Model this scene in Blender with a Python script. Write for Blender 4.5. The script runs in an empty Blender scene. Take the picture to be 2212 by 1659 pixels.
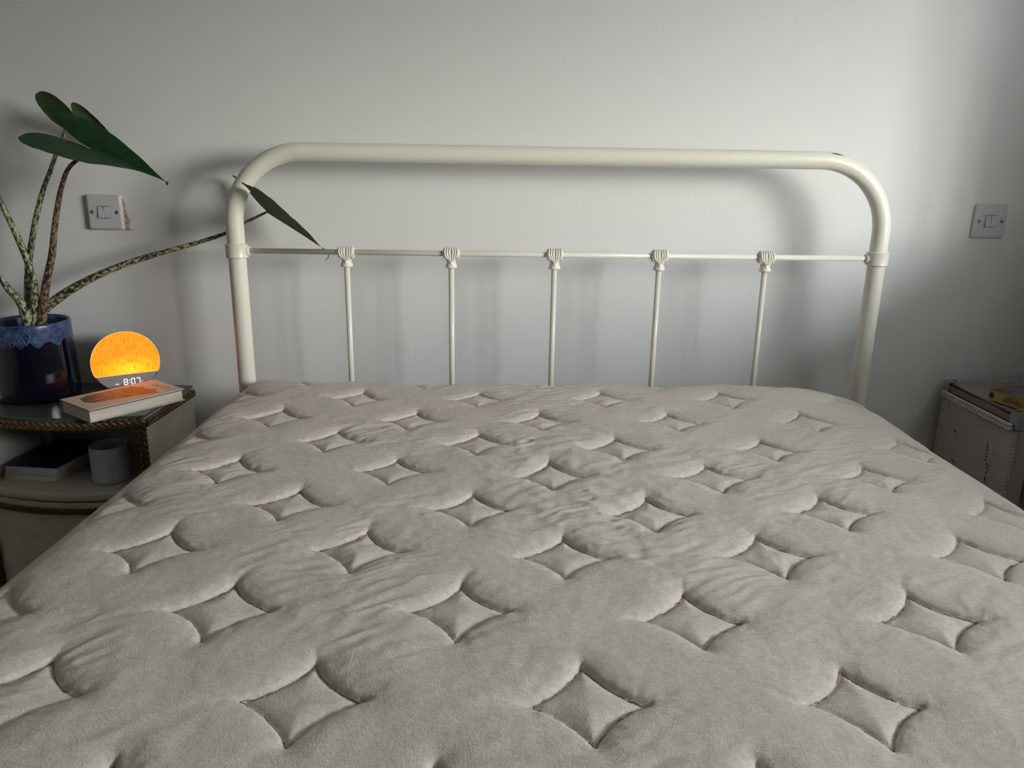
import bpy, bmesh, math, random
import numpy as np
from mathutils import Vector, Matrix

random.seed(7)
PI = math.pi
SC = bpy.context.scene
COL = SC.collection

# ------------------------------------------------------------------ camera
CAM_POS = (0.0, 0.0, 1.08)
cr = Vector((0.99941, -0.03054, 0.01559)); cu = Vector((-0.00683, 0.26830, 0.96331)); cw = Vector((0.03360, 0.96285, -0.26793))
cam_d = bpy.data.cameras.new('camera'); cam = bpy.data.objects.new('camera', cam_d); COL.objects.link(cam)
cam.matrix_world = Matrix(((cr.x, cu.x, -cw.x, CAM_POS[0]), (cr.y, cu.y, -cw.y, CAM_POS[1]), (cr.z, cu.z, -cw.z, CAM_POS[2]), (0, 0, 0, 1)))
cam_d.sensor_fit = 'HORIZONTAL'; cam_d.sensor_width = 36.0; cam_d.lens = 1630.15 / 2212 * 36.0
cam_d.clip_start = 0.02
SC.camera = cam
SC.cycles.use_adaptive_sampling = True; SC.cycles.adaptive_threshold = 0.02
SC.cycles.max_bounces = 5; SC.cycles.diffuse_bounces = 4; SC.cycles.glossy_bounces = 2; SC.cycles.transparent_max_bounces = 6
SC.cycles.caustics_reflective = False; SC.cycles.caustics_refractive = False

# ------------------------------------------------------------------ world (overcast sky, darker ground) and exposure
SKY_STRENGTH = 47.5
LAMP_STRENGTH = 2.4
SC.view_settings.view_transform = 'Standard'; SC.view_settings.look = 'None'
SC.view_settings.exposure = 0.0; SC.view_settings.gamma = 1.0; SC.view_settings.use_curve_mapping = False
wd = bpy.data.worlds.new('sky'); SC.world = wd; wd.use_nodes = True
nt = wd.node_tree; nt.nodes.clear()
tc = nt.nodes.new('ShaderNodeTexCoord'); sp = nt.nodes.new('ShaderNodeSeparateXYZ'); mr = nt.nodes.new('ShaderNodeMapRange')
mx = nt.nodes.new('ShaderNodeValToRGB'); bg = nt.nodes.new('ShaderNodeBackground'); wo = nt.nodes.new('ShaderNodeOutputWorld')
mr.inputs['From Min'].default_value = -1.0; mr.inputs['From Max'].default_value = 1.0
nt.links.new(tc.outputs['Generated'], sp.inputs[0]); nt.links.new(sp.outputs['Z'], mr.inputs['Value']); nt.links.new(mr.outputs[0], mx.inputs[0])
# dark ground, warm haze over the horizon, cooler cloud higher up
ce = mx.color_ramp.elements; ce[0].position = .49; ce[0].color = (.08, .08, .075, 1); ce[1].position = .52; ce[1].color = (1.0, .97, .87, 1)
for q_, c_ in ((.57, (1.0, .985, .93)), (.68, (.90, .95, 1.0)), (1.0, (.80, .90, 1.0))): e_ = ce.new(q_); e_.color = (*c_, 1)
nt.links.new(mx.outputs[0], bg.inputs['Color']); bg.inputs['Strength'].default_value = SKY_STRENGTH
nt.links.new(bg.outputs[0], wo.inputs['Surface'])

# window opening in the outer wall of the bay: Y0..Y1, Z0..Z1 at X = WX
WX, WY0, WY1, WZ0, WZ1 = 2.55, -1.25, 0.45, 1.06, 1.85
pl = bpy.data.lights.new('window_portal', 'AREA'); pl.shape = 'RECTANGLE'; pl.size = WZ1 - WZ0; pl.size_y = WY1 - WY0
pl.cycles.is_portal = True
po = bpy.data.objects.new('window_portal', pl); COL.objects.link(po)
po.location = (WX + 0.03, (WY0 + WY1) / 2, (WZ0 + WZ1) / 2); po.rotation_euler = (0, PI / 2, 0)

# ------------------------------------------------------------------ helpers
def link(name, me, parent=None, mat=None, smooth=False):
    o = bpy.data.objects.new(name, me); COL.objects.link(o)
    if mat is not None:
        me.materials.clear(); me.materials.append(mat)
    if smooth:
        me.polygons.foreach_set('use_smooth', [True] * len(me.polygons))
    if parent is not None: o.parent = parent
    return o

def tag(o, label=None, cat=None, group=None, kind=None):
    if label: o['label'] = label
    if cat: o['category'] = cat
    if group: o['group'] = group
    if kind: o['kind'] = kind
    return o

def empty(name, loc, rz=0.0):
    o = bpy.data.objects.new(name, None); COL.objects.link(o); o.location = loc; o.rotation_euler = (0, 0, rz)
    o.empty_display_size = 0.05
    return o

class MB:
    """collects vertices, faces and uvs of one mesh"""
    def __init__(s): s.v = []; s.f = []; s.uv = []
    def add(s, v, f, uv=None):
        n = len(s.v); s.v += [tuple(p) for p in v]; s.f += [tuple(i + n for i in q) for q in f]
        s.uv += [(float(q[0]), float(q[1])) for q in uv] if uv is not None else [(0, 0)] * len(v)
        return s
    def box(s, x0, x1, y0, y1, z0, z1):
        v = [(x, y, z) for z in (z0, z1) for y in (y0, y1) for x in (x0, x1)]
        return s.add(v, [(0, 2, 3, 1), (4, 5, 7, 6), (0, 1, 5, 4), (2, 6, 7, 3), (0, 4, 6, 2), (1, 3, 7, 5)])
    def grid(s, P, uv=None, closed=False):
        """P: rows x cols x 3"""
        P = np.asarray(P, float); R, C = P.shape[:2]
        f = []
        for i in range(R - 1):
            for j in range(C if closed else C - 1):
                k = (j + 1) % C
                f.append((i * C + j, i * C + k, (i + 1) * C + k, (i + 1) * C + j))
        return s.add(P.reshape(-1, 3), f, None if uv is None else np.asarray(uv).reshape(-1, 2))
    def tube(s, pts, rad, seg=12, caps=True, squash=None):
        pts = [Vector(p) for p in pts]; n = len(pts)
        if not hasattr(rad, '__len__'): rad = [rad] * n
        T = []
        for i in range(n):
            a = pts[min(i + 1, n - 1)] - pts[max(i - 1, 0)]
            T.append(a.normalized())
        ref = Vector((0, 0, 1)) if abs(T[0].z) < 0.9 else Vector((0, 1, 0))
        N = (ref - T[0] * ref.dot(T[0])).normalized()
        rows = []; uv = []; L = 0.0
        for i in range(n):
            if i: L += (pts[i] - pts[i - 1]).length
            N = (N - T[i] * N.dot(T[i])).normalized(); B = T[i].cross(N)
            rows.append([tuple(pts[i] + (N * math.cos(2 * PI * k / seg) + B * math.sin(2 * PI * k / seg)) * rad[i]) for k in range(seg)])
            uv += [(k / seg, L) for k in range(seg)]
        b = len(s.v)
        s.grid(rows, uv, closed=True)
        if caps:
            s.f.append(tuple(b + k for k in reversed(range(seg)))); e = b + (n - 1) * seg
            s.f.append(tuple(e + k for k in range(seg)))
        return s
    def lathe(s, prof, seg=48, c=(0, 0, 0), cap0=False, cap1=False, sy=1.0):
        rows = []; uv = []
        for r, z in prof:
            rows.append([(c[0] + r * math.cos(2 * PI * k / seg), c[1] + sy * r * math.sin(2 * PI * k / seg), c[2] + z) for k in range(seg)])
            uv += [(k / seg, z) for k in range(seg)]
        b = len(s.v); s.grid(rows, uv, closed=True)
        if cap0: s.f.append(tuple(b + k for k in reversed(range(seg))))
        if cap1:
            e = b + (len(prof) - 1) * seg; s.f.append(tuple(e + k for k in range(seg)))
        return s
    def prism(s, poly, z0, z1):
        n = len(poly); v = [(x, y, z0) for x, y in poly] + [(x, y, z1) for x, y in poly]
        f = [tuple(reversed(range(n))), tuple(range(n, 2 * n))] + [(i, (i + 1) % n, n + (i + 1) % n, n + i) for i in range(n)]
        return s.add(v, f)
    def sphere(s, c, r, seg=12, rings=8):
        rx, ry, rz = r if hasattr(r, '__len__') else (r, r, r)
        rows = [[(c[0] + rx * math.sin(PI * i / rings) * math.cos(2 * PI * k / seg), c[1] + ry * math.sin(PI * i / rings) * math.sin(2 * PI * k / seg), c[2] - rz * math.cos(PI * i / rings)) for k in range(seg)] for i in range(rings + 1)]
        return s.grid(rows, None, closed=True)
    def mesh(s, name, smooth=False, bevel=0.0, segs=2, xf=None):
        me = bpy.data.meshes.new(name)
        me.from_pydata(s.v, [], s.f)
        if any(u != (0, 0) for u in s.uv[:50]):
            l = me.uv_layers.new(name='UVMap')
            vi = np.empty(len(me.loops), dtype=np.int32); me.loops.foreach_get('vertex_index', vi)
            l.data.foreach_set('uv', np.asarray(s.uv, dtype=np.float32)[vi].ravel())
        if bevel > 0:
            bm = bmesh.new(); bm.from_mesh(me)
            bmesh.ops.remove_doubles(bm, verts=bm.verts, dist=1e-6)
            es = [e for e in bm.edges if len(e.link_faces) == 2 and e.calc_face_angle(0) > 0.5]
            bmesh.ops.bevel(bm, geom=es, offset=bevel, segments=segs, profile=0.5, affect='EDGES', clamp_overlap=True)
            bm.to_mesh(me); bm.free()
        if xf is not None: me.transform(xf)
        if smooth: me.polygons.foreach_set('use_smooth', [True] * len(me.polygons))
        me.update()
        return me
    def obj(s, name, mat, parent=None, smooth=False, bevel=0.0, segs=2, xf=None):
        o = link(name, s.mesh(name, smooth, bevel, segs, xf), parent, mat)
        if bevel > 0 and smooth: o.data.set_sharp_from_angle(angle=0.7)
        return o

def catmull(pts, n):
    """smooth resampling through the points"""
    P = [np.array(p, float) for p in pts]; P = [2 * P[0] - P[1]] + P + [2 * P[-1] - P[-2]]
    m = len(P) - 3; out = []
    for t in np.linspace(0, m, n):
        i = min(int(t), m - 1); u = t - i; a, b, c, d = P[i:i + 4]
        out.append(0.5 * ((2 * b) + (c - a) * u + (2 * a - 5 * b + 4 * c - d) * u * u + (3 * b - a - 3 * c + d) * u ** 3))
    return out

# ------------------------------------------------------------------ materials
def material(name, col, rough=0.5, metal=0.0, col2=None, nscale=20.0, nstretch=(1, 1, 1), lo=0.35, hi=0.65, bump=0.0, bscale=200.0, bstretch=(1, 1, 1), bdist=0.001, coord='Object', sheen=0.0, coat=0.0, spec=0.5, detail=4.0):
    m = bpy.data.materials.new(name); m.use_nodes = True; N = m.node_tree.nodes; K = m.node_tree.links
    p = N['Principled BSDF']; p.inputs['Base Color'].default_value = (*col, 1); p.inputs['Roughness'].default_value = rough; p.inputs['Metallic'].default_value = metal
    p.inputs['Sheen Weight'].default_value = sheen; p.inputs['Coat Weight'].default_value = coat; p.inputs['Coat Roughness'].default_value = 0.08
    p.inputs['Specular IOR Level'].default_value = spec
    t = N.new('ShaderNodeTexCoord')
    def noise(scale, st, det):
        mp = N.new('ShaderNodeMapping'); mp.inputs['Scale'].default_value = st
        K.new(t.outputs[coord], mp.inputs['Vector'])
        n = N.new('ShaderNodeTexNoise'); n.inputs['Scale'].default_value = scale; n.inputs['Detail'].default_value = det
        K.new(mp.outputs[0], n.inputs['Vector']); return n
    if col2 is not None:
        n = noise(nscale, nstretch, detail); r = N.new('ShaderNodeValToRGB')
        r.color_ramp.elements[0].position = lo; r.color_ramp.elements[0].color = (*col, 1)
        r.color_ramp.elements[1].position = hi; r.color_ramp.elements[1].color = (*col2, 1)
        K.new(n.outputs['Fac'], r.inputs[0]); K.new(r.outputs[0], p.inputs['Base Color'])
    if bump > 0:
        n = noise(bscale, bstretch, 3.0); b = N.new('ShaderNodeBump'); b.inputs['Strength'].default_value = bump; b.inputs['Distance'].default_value = bdist
        K.new(n.outputs['Fac'], b.inputs['Height']); K.new(b.outputs[0], p.inputs['Normal'])
    return m

def emitter(name, col, strength):
    m = bpy.data.materials.new(name); m.use_nodes = True; p = m.node_tree.nodes['Principled BSDF']
    p.inputs['Base Color'].default_value = (*col, 1); p.inputs['Emission Color'].default_value = (*col, 1); p.inputs['Emission Strength'].default_value = strength
    m.cycles.emission_sampling = 'NONE'          # tiny lit marks: seen, but not worth sampling as lamps
    return m

M = {}
M['wall'] = material('wall_paint', (0.805, 0.805, 0.793), 0.6, bump=0.25, bscale=60, bdist=0.0015, spec=0.3)
M['wallplain'] = material('plain_wall_paint', (0.805, 0.805, 0.793), 0.7, spec=0.2)
M['wallunseen'] = material('bounce_cutting_grey', (0.46, 0.46, 0.46), 0.7)  # unseen left and front walls: grey chosen to cut the bounced light
M['ceil'] = material('ceiling_paint', (0.82, 0.82, 0.81), 0.8)
M['floor'] = material('floor_boards', (0.30, 0.20, 0.12), 0.45, col2=(0.42, 0.30, 0.19), nscale=6, nstretch=(1, 8, 1))
M['trim'] = material('white_gloss_trim', (0.80, 0.80, 0.78), 0.35)
M['cream'] = material('cream_enamel', (0.85, 0.81, 0.71), 0.30, coat=0.25, bump=0.05, bscale=90, bdist=0.0006)
M['chip'] = material('bare_metal_chip', (0.10, 0.075, 0.06), 0.6, 0.3, col2=(0.25, 0.20, 0.16), nscale=300)
M['fabric'] = material('quilt_fabric', (0.650, 0.573, 0.510), 0.95, col2=(0.765, 0.685, 0.618), nscale=160, nstretch=(1, 1.7, 1), lo=0.32, hi=0.68, bump=0.55, bscale=420, bdist=0.0012, sheen=0.0, spec=0.1, detail=3.0)
M['border'] = material('mattress_border', (0.62, 0.565, 0.50), 0.95, bump=0.3, bscale=700, bdist=0.0006, spec=0.1)
M['piping'] = material('mattress_piping', (0.68, 0.625, 0.55), 0.9, bump=0.3, bscale=900, bdist=0.0005, spec=0.15)
M['slat'] = material('pine_slat', (0.55, 0.40, 0.24), 0.6, col2=(0.62, 0.47, 0.30), nscale=20, nstretch=(1, 10, 1))
M['wicker'] = material('white_woven_paper', (0.64, 0.60, 0.54), 0.75, col2=(0.72, 0.68, 0.61), nscale=150, bump=0.5, bscale=500, bdist=0.001)
M['wickerback'] = material('darker_woven_paper', (0.44, 0.40, 0.34), 0.8, col2=(0.50, 0.46, 0.40), nscale=150, bump=0.5, bscale=500, bdist=0.001)  # darker tone of the woven paper, for the back and side liner
M['shelf'] = material('cream_painted_board', (0.62, 0.57, 0.50), 0.45, bump=0.1, bscale=60)
M['gold'] = material('gold_painted_braid', (0.105, 0.062, 0.026), 0.36, 0.45, col2=(0.19, 0.125, 0.058), nscale=120, bump=0.5, bscale=700, bstretch=(1, 1, 1), bdist=0.001)
M['brown'] = material('dark_braid', (0.075, 0.030, 0.016), 0.55, 0.0, col2=(0.13, 0.06, 0.03), nscale=150, bump=0.5, bscale=600, bdist=0.001)
M['pot'] = None
M['soil'] = material('potting_soil', (0.035, 0.025, 0.018), 0.95, col2=(0.09, 0.065, 0.045), nscale=150, bump=1.0, bscale=200, bdist=0.004)
M['paper'] = material('page_edges', (0.74, 0.68, 0.58), 0.9, col2=(0.66, 0.60, 0.51), nscale=40, nstretch=(1, 1, 60), lo=0.4, hi=0.6)
M['cover'] = material('cream_cover', (0.66, 0.58, 0.49), 0.55)
M['lining'] = material('navy_endpaper', (0.025, 0.025, 0.07), 0.7)
M['print'] = material('cover_print', (0.10, 0.11, 0.07), 0.55, col2=(0.42, 0.16, 0.05), nscale=14, nstretch=(1, 3, 1), lo=0.38, hi=0.62)
M['ink'] = material('dark_ink', (0.03, 0.025, 0.02), 0.7)
M['black'] = material('black_cover', (0.012, 0.011, 0.011), 0.4, col2=(0.02, 0.018, 0.017), nscale=30)
M['mark'] = material('scratch_line', (0.10, 0.09, 0.08), 0.6)
M['lilac'] = material('lilac_page_edges', (0.76, 0.74, 0.84), 0.9, col2=(0.68, 0.66, 0.76), nscale=30, nstretch=(1, 1, 60), lo=0.4, hi=0.6)
M['ivory'] = material('ivory_page_edges', (0.86, 0.79, 0.65), 0.9)
M['cup'] = material('pale_grey_ceramic', (0.56, 0.585, 0.61), 0.55, col2=(0.61, 0.635, 0.66), nscale=40, bump=0.1, bscale=250)
M['plastic'] = material('white_switch_plastic', (0.62, 0.61, 0.63), 0.32)
M['screw'] = material('steel_screw', (0.45, 0.44, 0.42), 0.35, 0.9)
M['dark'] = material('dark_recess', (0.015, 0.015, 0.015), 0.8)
M['plaster'] = material('broken_plaster', (0.42, 0.27, 0.20), 0.95, col2=(0.70, 0.60, 0.52), nscale=90, bump=1.0, bscale=150, bdist=0.004)
M['pink'] = material('pink_painted_wood', (0.36, 0.30, 0.30), 0.55, bump=0.1, bscale=60)
M['pinkwicker'] = material('pink_woven_paper', (0.50, 0.42, 0.425), 0.8, col2=(0.57, 0.485, 0.49), nscale=140, bump=0.6, bscale=450, bdist=0.001)
M['pinkbraid'] = material('white_pink_braid', (0.56, 0.50, 0.49), 0.8, col2=(0.62, 0.56, 0.55), nscale=100, bump=0.5, bscale=500, bdist=0.001)
M['rawwood'] = material('brown_wood_edge', (0.23, 0.135, 0.10), 0.6, col2=(0.28, 0.17, 0.125), nscale=30, nstretch=(1, 8, 1))
M['steel'] = material('galvanised_corner', (0.40, 0.43, 0.44), 0.38, 0.85, col2=(0.32, 0.35, 0.36), nscale=60)
M['yellow'] = material('gold_jewellery', (0.80, 0.58, 0.22), 0.25, 1.0)
M['spine'] = material('ochre_spine', (0.40, 0.28, 0.09), 0.45)
M['clockpanel'] = material('grey_wood_panel', (0.30, 0.27, 0.28), 0.6, col2=(0.38, 0.345, 0.355), nscale=60, nstretch=(6, 6, 1), lo=0.35, hi=0.65)
M['shell'] = material('lamp_shell', (0.10, 0.095, 0.11), 0.5)
M['thread'] = material('loose_thread', (0.75, 0.72, 0.66), 0.9)

def mat_glass(name, tint, refl=0.08, dark=0.0):
    """a plain pane: clear with a fresnel gloss"""
    m = bpy.data.materials.new(name); m.use_nodes = True; N = m.node_tree.nodes; K = m.node_tree.links; N.clear()
    tr = N.new('ShaderNodeBsdfTransparent'); tr.inputs[0].default_value = (*tint, 1)
    gl = N.new('ShaderNodeBsdfGlossy'); gl.inputs['Roughness'].default_value = 0.03
    lw = N.new('ShaderNodeLayerWeight'); pw = N.new('ShaderNodeMath'); pw.operation = 'POWER'; pw.inputs[1].default_value = 5.0
    fr = N.new('ShaderNodeMath'); fr.operation = 'MULTIPLY_ADD'; fr.inputs[1].default_value = .9; fr.inputs[2].default_value = .04
    K.new(lw.outputs['Facing'], pw.inputs[0]); K.new(pw.outputs[0], fr.inputs[0])
    ms = N.new('ShaderNodeMixShader'); o = N.new('ShaderNodeOutputMaterial')
    K.new(fr.outputs[0], ms.inputs[0]); K.new(tr.outputs[0], ms.inputs[1]); K.new(gl.outputs[0], ms.inputs[2]); K.new(ms.outputs[0], o.inputs['Surface'])
    return m
M['glass'] = mat_glass('window_glass', (0.96, 0.97, 0.97))
M['tableglass'] = material('green_table_glass', (0.055, 0.075, 0.07), 0.20, col2=(0.075, 0.095, 0.09), nscale=200, spec=0.6, bump=0.02, bscale=300)
M['tealglass'] = material('teal_edge_glass', (0.012, 0.04, 0.04), 0.06, spec=0.6)
M['pinktop'] = material('pink_top_under_glass', (0.27, 0.215, 0.215), 0.08, col2=(0.30, 0.24, 0.24), nscale=12, spec=0.6)

# ------------------------------------------------------------------ room shell
BACK, RIGHT, LEFT, FRONT, HGT = 1.97, 1.475, -2.1, -2.3, 2.45
def struct(name, mb, mat): return tag(mb.obj(name, mat), kind='structure')
struct('floor', MB().box(LEFT - .1, 2.7, FRONT - .1, BACK + .1, -0.1, 0.0), M['floor'])
struct('ceiling', MB().box(LEFT - .1, 2.7, FRONT - .1, BACK + .1, HGT, HGT + .1), M['ceil'])
struct('wall_back', MB().box(LEFT - .1, 2.7, BACK, BACK + .1, 0, HGT), M['wall'])
struct('wall_left', MB().box(LEFT - .1, LEFT, FRONT, BACK, 0, HGT), M['wallunseen'])
struct('wall_front', MB().box(LEFT - .1, 2.7, FRONT - .1, FRONT, 0, HGT), M['wallunseen'])
OY0, OY1, OZ0, OZ1 = -0.15, 1.50, 1.00, 2.25       # the opening of the bay in the right wall
struct('wall_right', MB().box(RIGHT, RIGHT + .1, FRONT, OY0, 0, HGT).box(RIGHT, RIGHT + .1, OY1, BACK, 0, HGT).box(RIGHT, RIGHT + .1, OY0, OY1, 0, OZ0).box(RIGHT, RIGHT + .1, OY0, OY1, OZ1, HGT), M['wallplain'])
# the bay behind the opening: ledge, head, cheeks and the outer wall with the window
struct('trim_1', MB().box(RIGHT + .1, WX, WY0 - .2, OY1 + .1, OZ0 - .06, OZ0), M['trim'])
struct('wall_bay', MB().box(WX, WX + .12, WY0 - .2, WY0, OZ0 - .06, HGT).box(WX, WX + .12, WY1, OY1 + .1, OZ0 - .06, HGT).box(WX, WX + .12, WY0, WY1, OZ0 - .06, WZ0).box(WX, WX + .12, WY0, WY1, WZ1, HGT)
       .box(RIGHT + .1, WX, WY0 - .2, WY0 - .1, OZ0, HGT).box(RIGHT + .1, WX, OY1, OY1 + .1, OZ0, HGT).box(RIGHT + .1, WX, WY0 - .1, OY1, OZ1, OZ1 + .06), M['wallplain'])
win = tag(empty('window_1', (WX + .06, (WY0 + WY1) / 2, WZ0)), kind='structure')
fw = .045; ycen = (WY0 + WY1) / 2; hw = (WY1 - WY0) / 2; hh = WZ1 - WZ0
MB().box(-.03, .03, -hw, -hw + fw, 0, hh).box(-.03, .03, hw - fw, hw, 0, hh).box(-.03, .03, -hw + fw, hw - fw, 0, fw).box(-.03, .03, -hw + fw, hw - fw, hh - fw, hh).obj('window_frame', M['trim'], win)
for k in (-1, 1): MB().box(-.025, .025, k * hw / 3 - .03, k * hw / 3 + .03, fw, hh - fw).obj('mullion', M['trim'], win)
for k in (-1, 0, 1): MB().box(-.003, .003, k * hw * 2 / 3 - hw / 3 + (fw if k < 0 else .03), k * hw * 2 / 3 + hw / 3 - (fw if k > 0 else .03), fw, hh - fw).obj('pane', M['glass'], win)

# ------------------------------------------------------------------ mattress (quilted top built as a real relief)
rng = np.random.RandomState(3)
def perlin(x, y, seed):
    r = np.random.RandomState(seed); n = 256
    ang = r.rand(n, n) * 2 * PI; gx, gy = np.cos(ang), np.sin(ang)
    xi = np.floor(x).astype(int); yi = np.floor(y).astype(int); xf = x - xi; yf = y - yi
    def g(i, j, dx, dy): return gx[(xi + i) % n, (yi + j) % n] * dx + gy[(xi + i) % n, (yi + j) % n] * dy
    u = xf ** 3 * (xf * (xf * 6 - 15) + 10); v = yf ** 3 * (yf * (yf * 6 - 15) + 10)
    a = g(0, 0, xf, yf); b = g(1, 0, xf - 1, yf); c = g(0, 1, xf, yf - 1); d = g(1, 1, xf - 1, yf - 1)
    return ((a + (b - a) * u) * (1 - v) + (c + (d - c) * u) * v) * 1.5

PHI = -0.0275
MA0, MA1, MB0, MB1 = -0.618, 0.818, -0.12, 1.772
MBASE, SEAM = 0.36, 0.5975
MCX, MCY = (MA0 + MA1) / 2, (MB0 + MB1) / 2
RC_L, RC_R = 0.055, 0.12        # plan radii of the head corners
def edge_dist(a, b):
    """distance inside the rounded plan outline"""
    rc = np.where(b > MCY, np.where(a > MCX, RC_R, RC_L), 0.06)
    qx = np.abs(a - MCX) - ((MA1 - MA0) / 2 - rc); qy = np.abs(b - MCY) - ((MB1 - MB0) / 2 - rc)
    out = np.sqrt(np.maximum(qx, 0) ** 2 + np.maximum(qy, 0) ** 2) + np.minimum(np.maximum(qx, qy), 0) - rc
    return -out
DIA = {(0, -2): (-.456, .609), (0, -1): (-.188, .605), (0, 0): (.080, .601), (0, 1): (.343, .603), (1, -1.5): (-.321, .754), (1, -.5): (-.051, .754), (1, .5): (.213, .744), (1, 1.5): (.483, .748),
       (2, -2): (-.458, .891), (2, -1): (-.189, .895), (2, 0): (.078, .884), (2, 1): (.350, .896), (2, 2): (.629, .897), (3, -1.5): (-.320, 1.033), (3, -.5): (-.050, 1.030), (3, .5): (.215, 1.017), (3, 1.5): (.487, 1.027),
       (4, -2): (-.457, 1.165), (4, -1): (-.186, 1.177), (4, 0): (.077, 1.156), (4, 1): (.342, 1.151), (4, 2): (.618, 1.164), (5, -1.5): (-.321, 1.316), (5, -.5): (-.052, 1.306), (5, .5): (.205, 1.282), (5, 1.5): (.480, 1.293),
       (6, -2): (-.461, 1.442), (6, -1): (-.189, 1.445), (6, 0): (.069, 1.438), (6, 1): (.338, 1.448), (6, 2): (.619, 1.464), (7, -1.5): (-.325, 1.590), (7, -.5): (-.060, 1.597), (7, .5): (.213, 1.600), (7, 1.5): (.487, 1.605)}
for rr in range(-5, 9):
    for c2 in range(-6, 8):
        c = c2 / 2
        if (c2 % 2 == 0) != (rr % 2 == 0) or (rr, c) in DIA: continue
        a, b = .081 + c * .27, .612 + rr * .141
        if MA0 - .03 < a < MA1 + .03 and MB0 < b < MB1: DIA[(rr, c)] = (a, b)
SA, SAG = .0575, .0072
CH = SA / math.sqrt(2); RHO = (CH * CH + SAG * SAG) / (2 * SAG)
KC = SA / 2 + (RHO - SAG) / math.sqrt(2)
def quilt_mesh():
    na, nb = 540, 700
    a = np.linspace(MA0, MA1, na); b = MB0 + (MB1 - MB0) * np.linspace(0, 1, nb)
    A, B = np.meshgrid(a, b)
    # pull points outside the rounded corners back onto the outline
    ed = edge_dist(A, B)
    for _ in range(3):
        g = 1e-4
        gx = (edge_dist(A + g, B) - edge_dist(A - g, B)) / (2 * g); gy = (edge_dist(A, B + g) - edge_dist(A, B - g)) / (2 * g)
        mv = np.where(ed < 0, -ed, 0); A = A + gx * mv; B = B + gy * mv; ed = edge_dist(A, B)
    D = np.full(A.shape, .2); IN = np.zeros(A.shape, bool)
    wa = perlin(A * 9, B * 9, 11) * .004; wb = perlin(A * 9 + 7, B * 9, 12) * .004      # hand-guided stitching wanders a little
    for (rr, c), (ca, cb) in DIA.items():
        da = a[1] - a[0]; db = b[1] - b[0]
        i0, i1 = max(0, int((cb - .16 - MB0) / db)), min(nb, int((cb + .16 - MB0) / db)); j0, j1 = max(0, int((ca - .16 - MA0) / da)), min(na, int((ca + .16 - MA0) / da))
        if i1 <= i0 or j1 <= j0: continue
        s = np.s_[i0:i1, j0:j1]
        x = (A[s] - ca + wa[s]); y = (B[s] - cb + wb[s]) * 1.03
        ax, ay = np.abs(x), np.abs(y)
        dc = np.sqrt((ax - KC) ** 2 + (ay - KC) ** 2)
        # arc distance, valid between the two corners
        t = np.arctan2(KC - ay, KC - ax); t0 = math.atan2(KC, KC - SA); t1 = math.atan2(KC - SA, KC)
        on = (t < t0) & (t > t1)
        d = np.where(on, np.abs(dc - RHO), .5)
        for (px, py) in ((SA, 0), (0, SA)): d = np.minimum(d, np.sqrt((ax - px) ** 2 + (ay - py) ** 2))
        r = np.random.RandomState(int(rr * 37 + c * 2 + 500))
        for (ux, uy, L0) in ((1, 0, .026), (-1, 0, .030), (0, 1, .024), (0, -1, .016)):
            L = L0 * (0.7 + .6 * r.rand()); bend = (r.rand() - .5) * 30
            al = x * ux + y * uy - SA; ac = -x * uy + y * ux
            ac = ac - bend * np.clip(al, 0, L) ** 2
            tt = np.clip(al, 0, L)
            d = np.minimum(d, np.sqrt((al - tt) ** 2 + ac ** 2) + .022 * (tt / L) ** 1.3)
        D[s] = np.minimum(D[s], d)
        IN[s] |= (dc > RHO) & (ax + ay < SA)
    k = np.clip(D / .036, 0, 1); out = .0088 * np.sqrt(1 - (1 - k) ** 2) * (1 + .18 * perlin(A * 7, B * 7, 21))
    k = np.clip(D / .030, 0, 1); inn = .0056 * (1 - (1 - k) ** 2.0)
    Z = np.where(IN, inn, out)
    Z -= .0025 * np.exp(-(D / .0022) ** 2)
    away = np.clip(D / .02, 0, 1)
    # soft lie of the padding
    Z += .005 * perlin(A * 2.3, B * 2.3, 31) + .0016 * perlin(A * 14, B * 14, 32) * away
    # fine drag lines running across the bed
    th = math.radians(24); P = A * math.cos(th) + B * math.sin(th); Q = -A * math.sin(th) + B * math.cos(th)
    wq = Q + .012 * perlin(A * 12, B * 12, 41)
    mk = np.clip(.55 + 1.1 * perlin(A * 4, B * 4, 42), 0, 1)
    rid = 1 - np.abs(perlin(P * 11, wq * 42, 43)) * 2
    Z += .0016 * rid * mk * (.25 + .75 * away) + .0008 * perlin(P * 30, wq * 110, 44) * mk + .0005 * perlin(A * 60, B * 60, 45)
    # crumpled patch over the middle of the bed
    Pm = np.exp(-(((A - .09) / .11) ** 2 + ((B - 1.25) / .20) ** 2)) + .75 * np.exp(-(((A - .14) / .10) ** 2 + ((B - .95) / .13) ** 2)) + .35 * np.exp(-(((A - .25) / .16) ** 2 + ((B - 1.1) / .12) ** 2)) + .5 * np.exp(-(((A + .45) / .10) ** 2 + ((B - 1.68) / .07) ** 2))
    th2 = math.radians(-35); P2 = A * math.cos(th2) + B * math.sin(th2); Q2 = -A * math.sin(th2) + B * math.cos(th2)
    w1 = .014 * perlin(A * 22, B * 22, 51); w2 = .014 * perlin(A * 22 + 9, B * 22, 52)
    cr_ = (1 - 2 * np.abs(perlin((P2 + w1) * 12, (Q2 + w2) * 25, 53))) + .6 * (1 - 2 * np.abs(perlin((P + w2) * 11, (Q + w1) * 30, 54)))
    Z += .0025 * cr_ * Pm * (.3 + .7 * away)
    # small puckers along the stitching
    Z += .0011 * perlin(A * 95, B * 95, 61) * np.exp(-(D / .016) ** 2) * (~IN)
    # roll off towards the sides, and the slightly raised / dropped head corners
    Z = Z * np.clip(ed / .03, 0, 1) ** .5
    Z += SEAM
    r = .012
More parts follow.
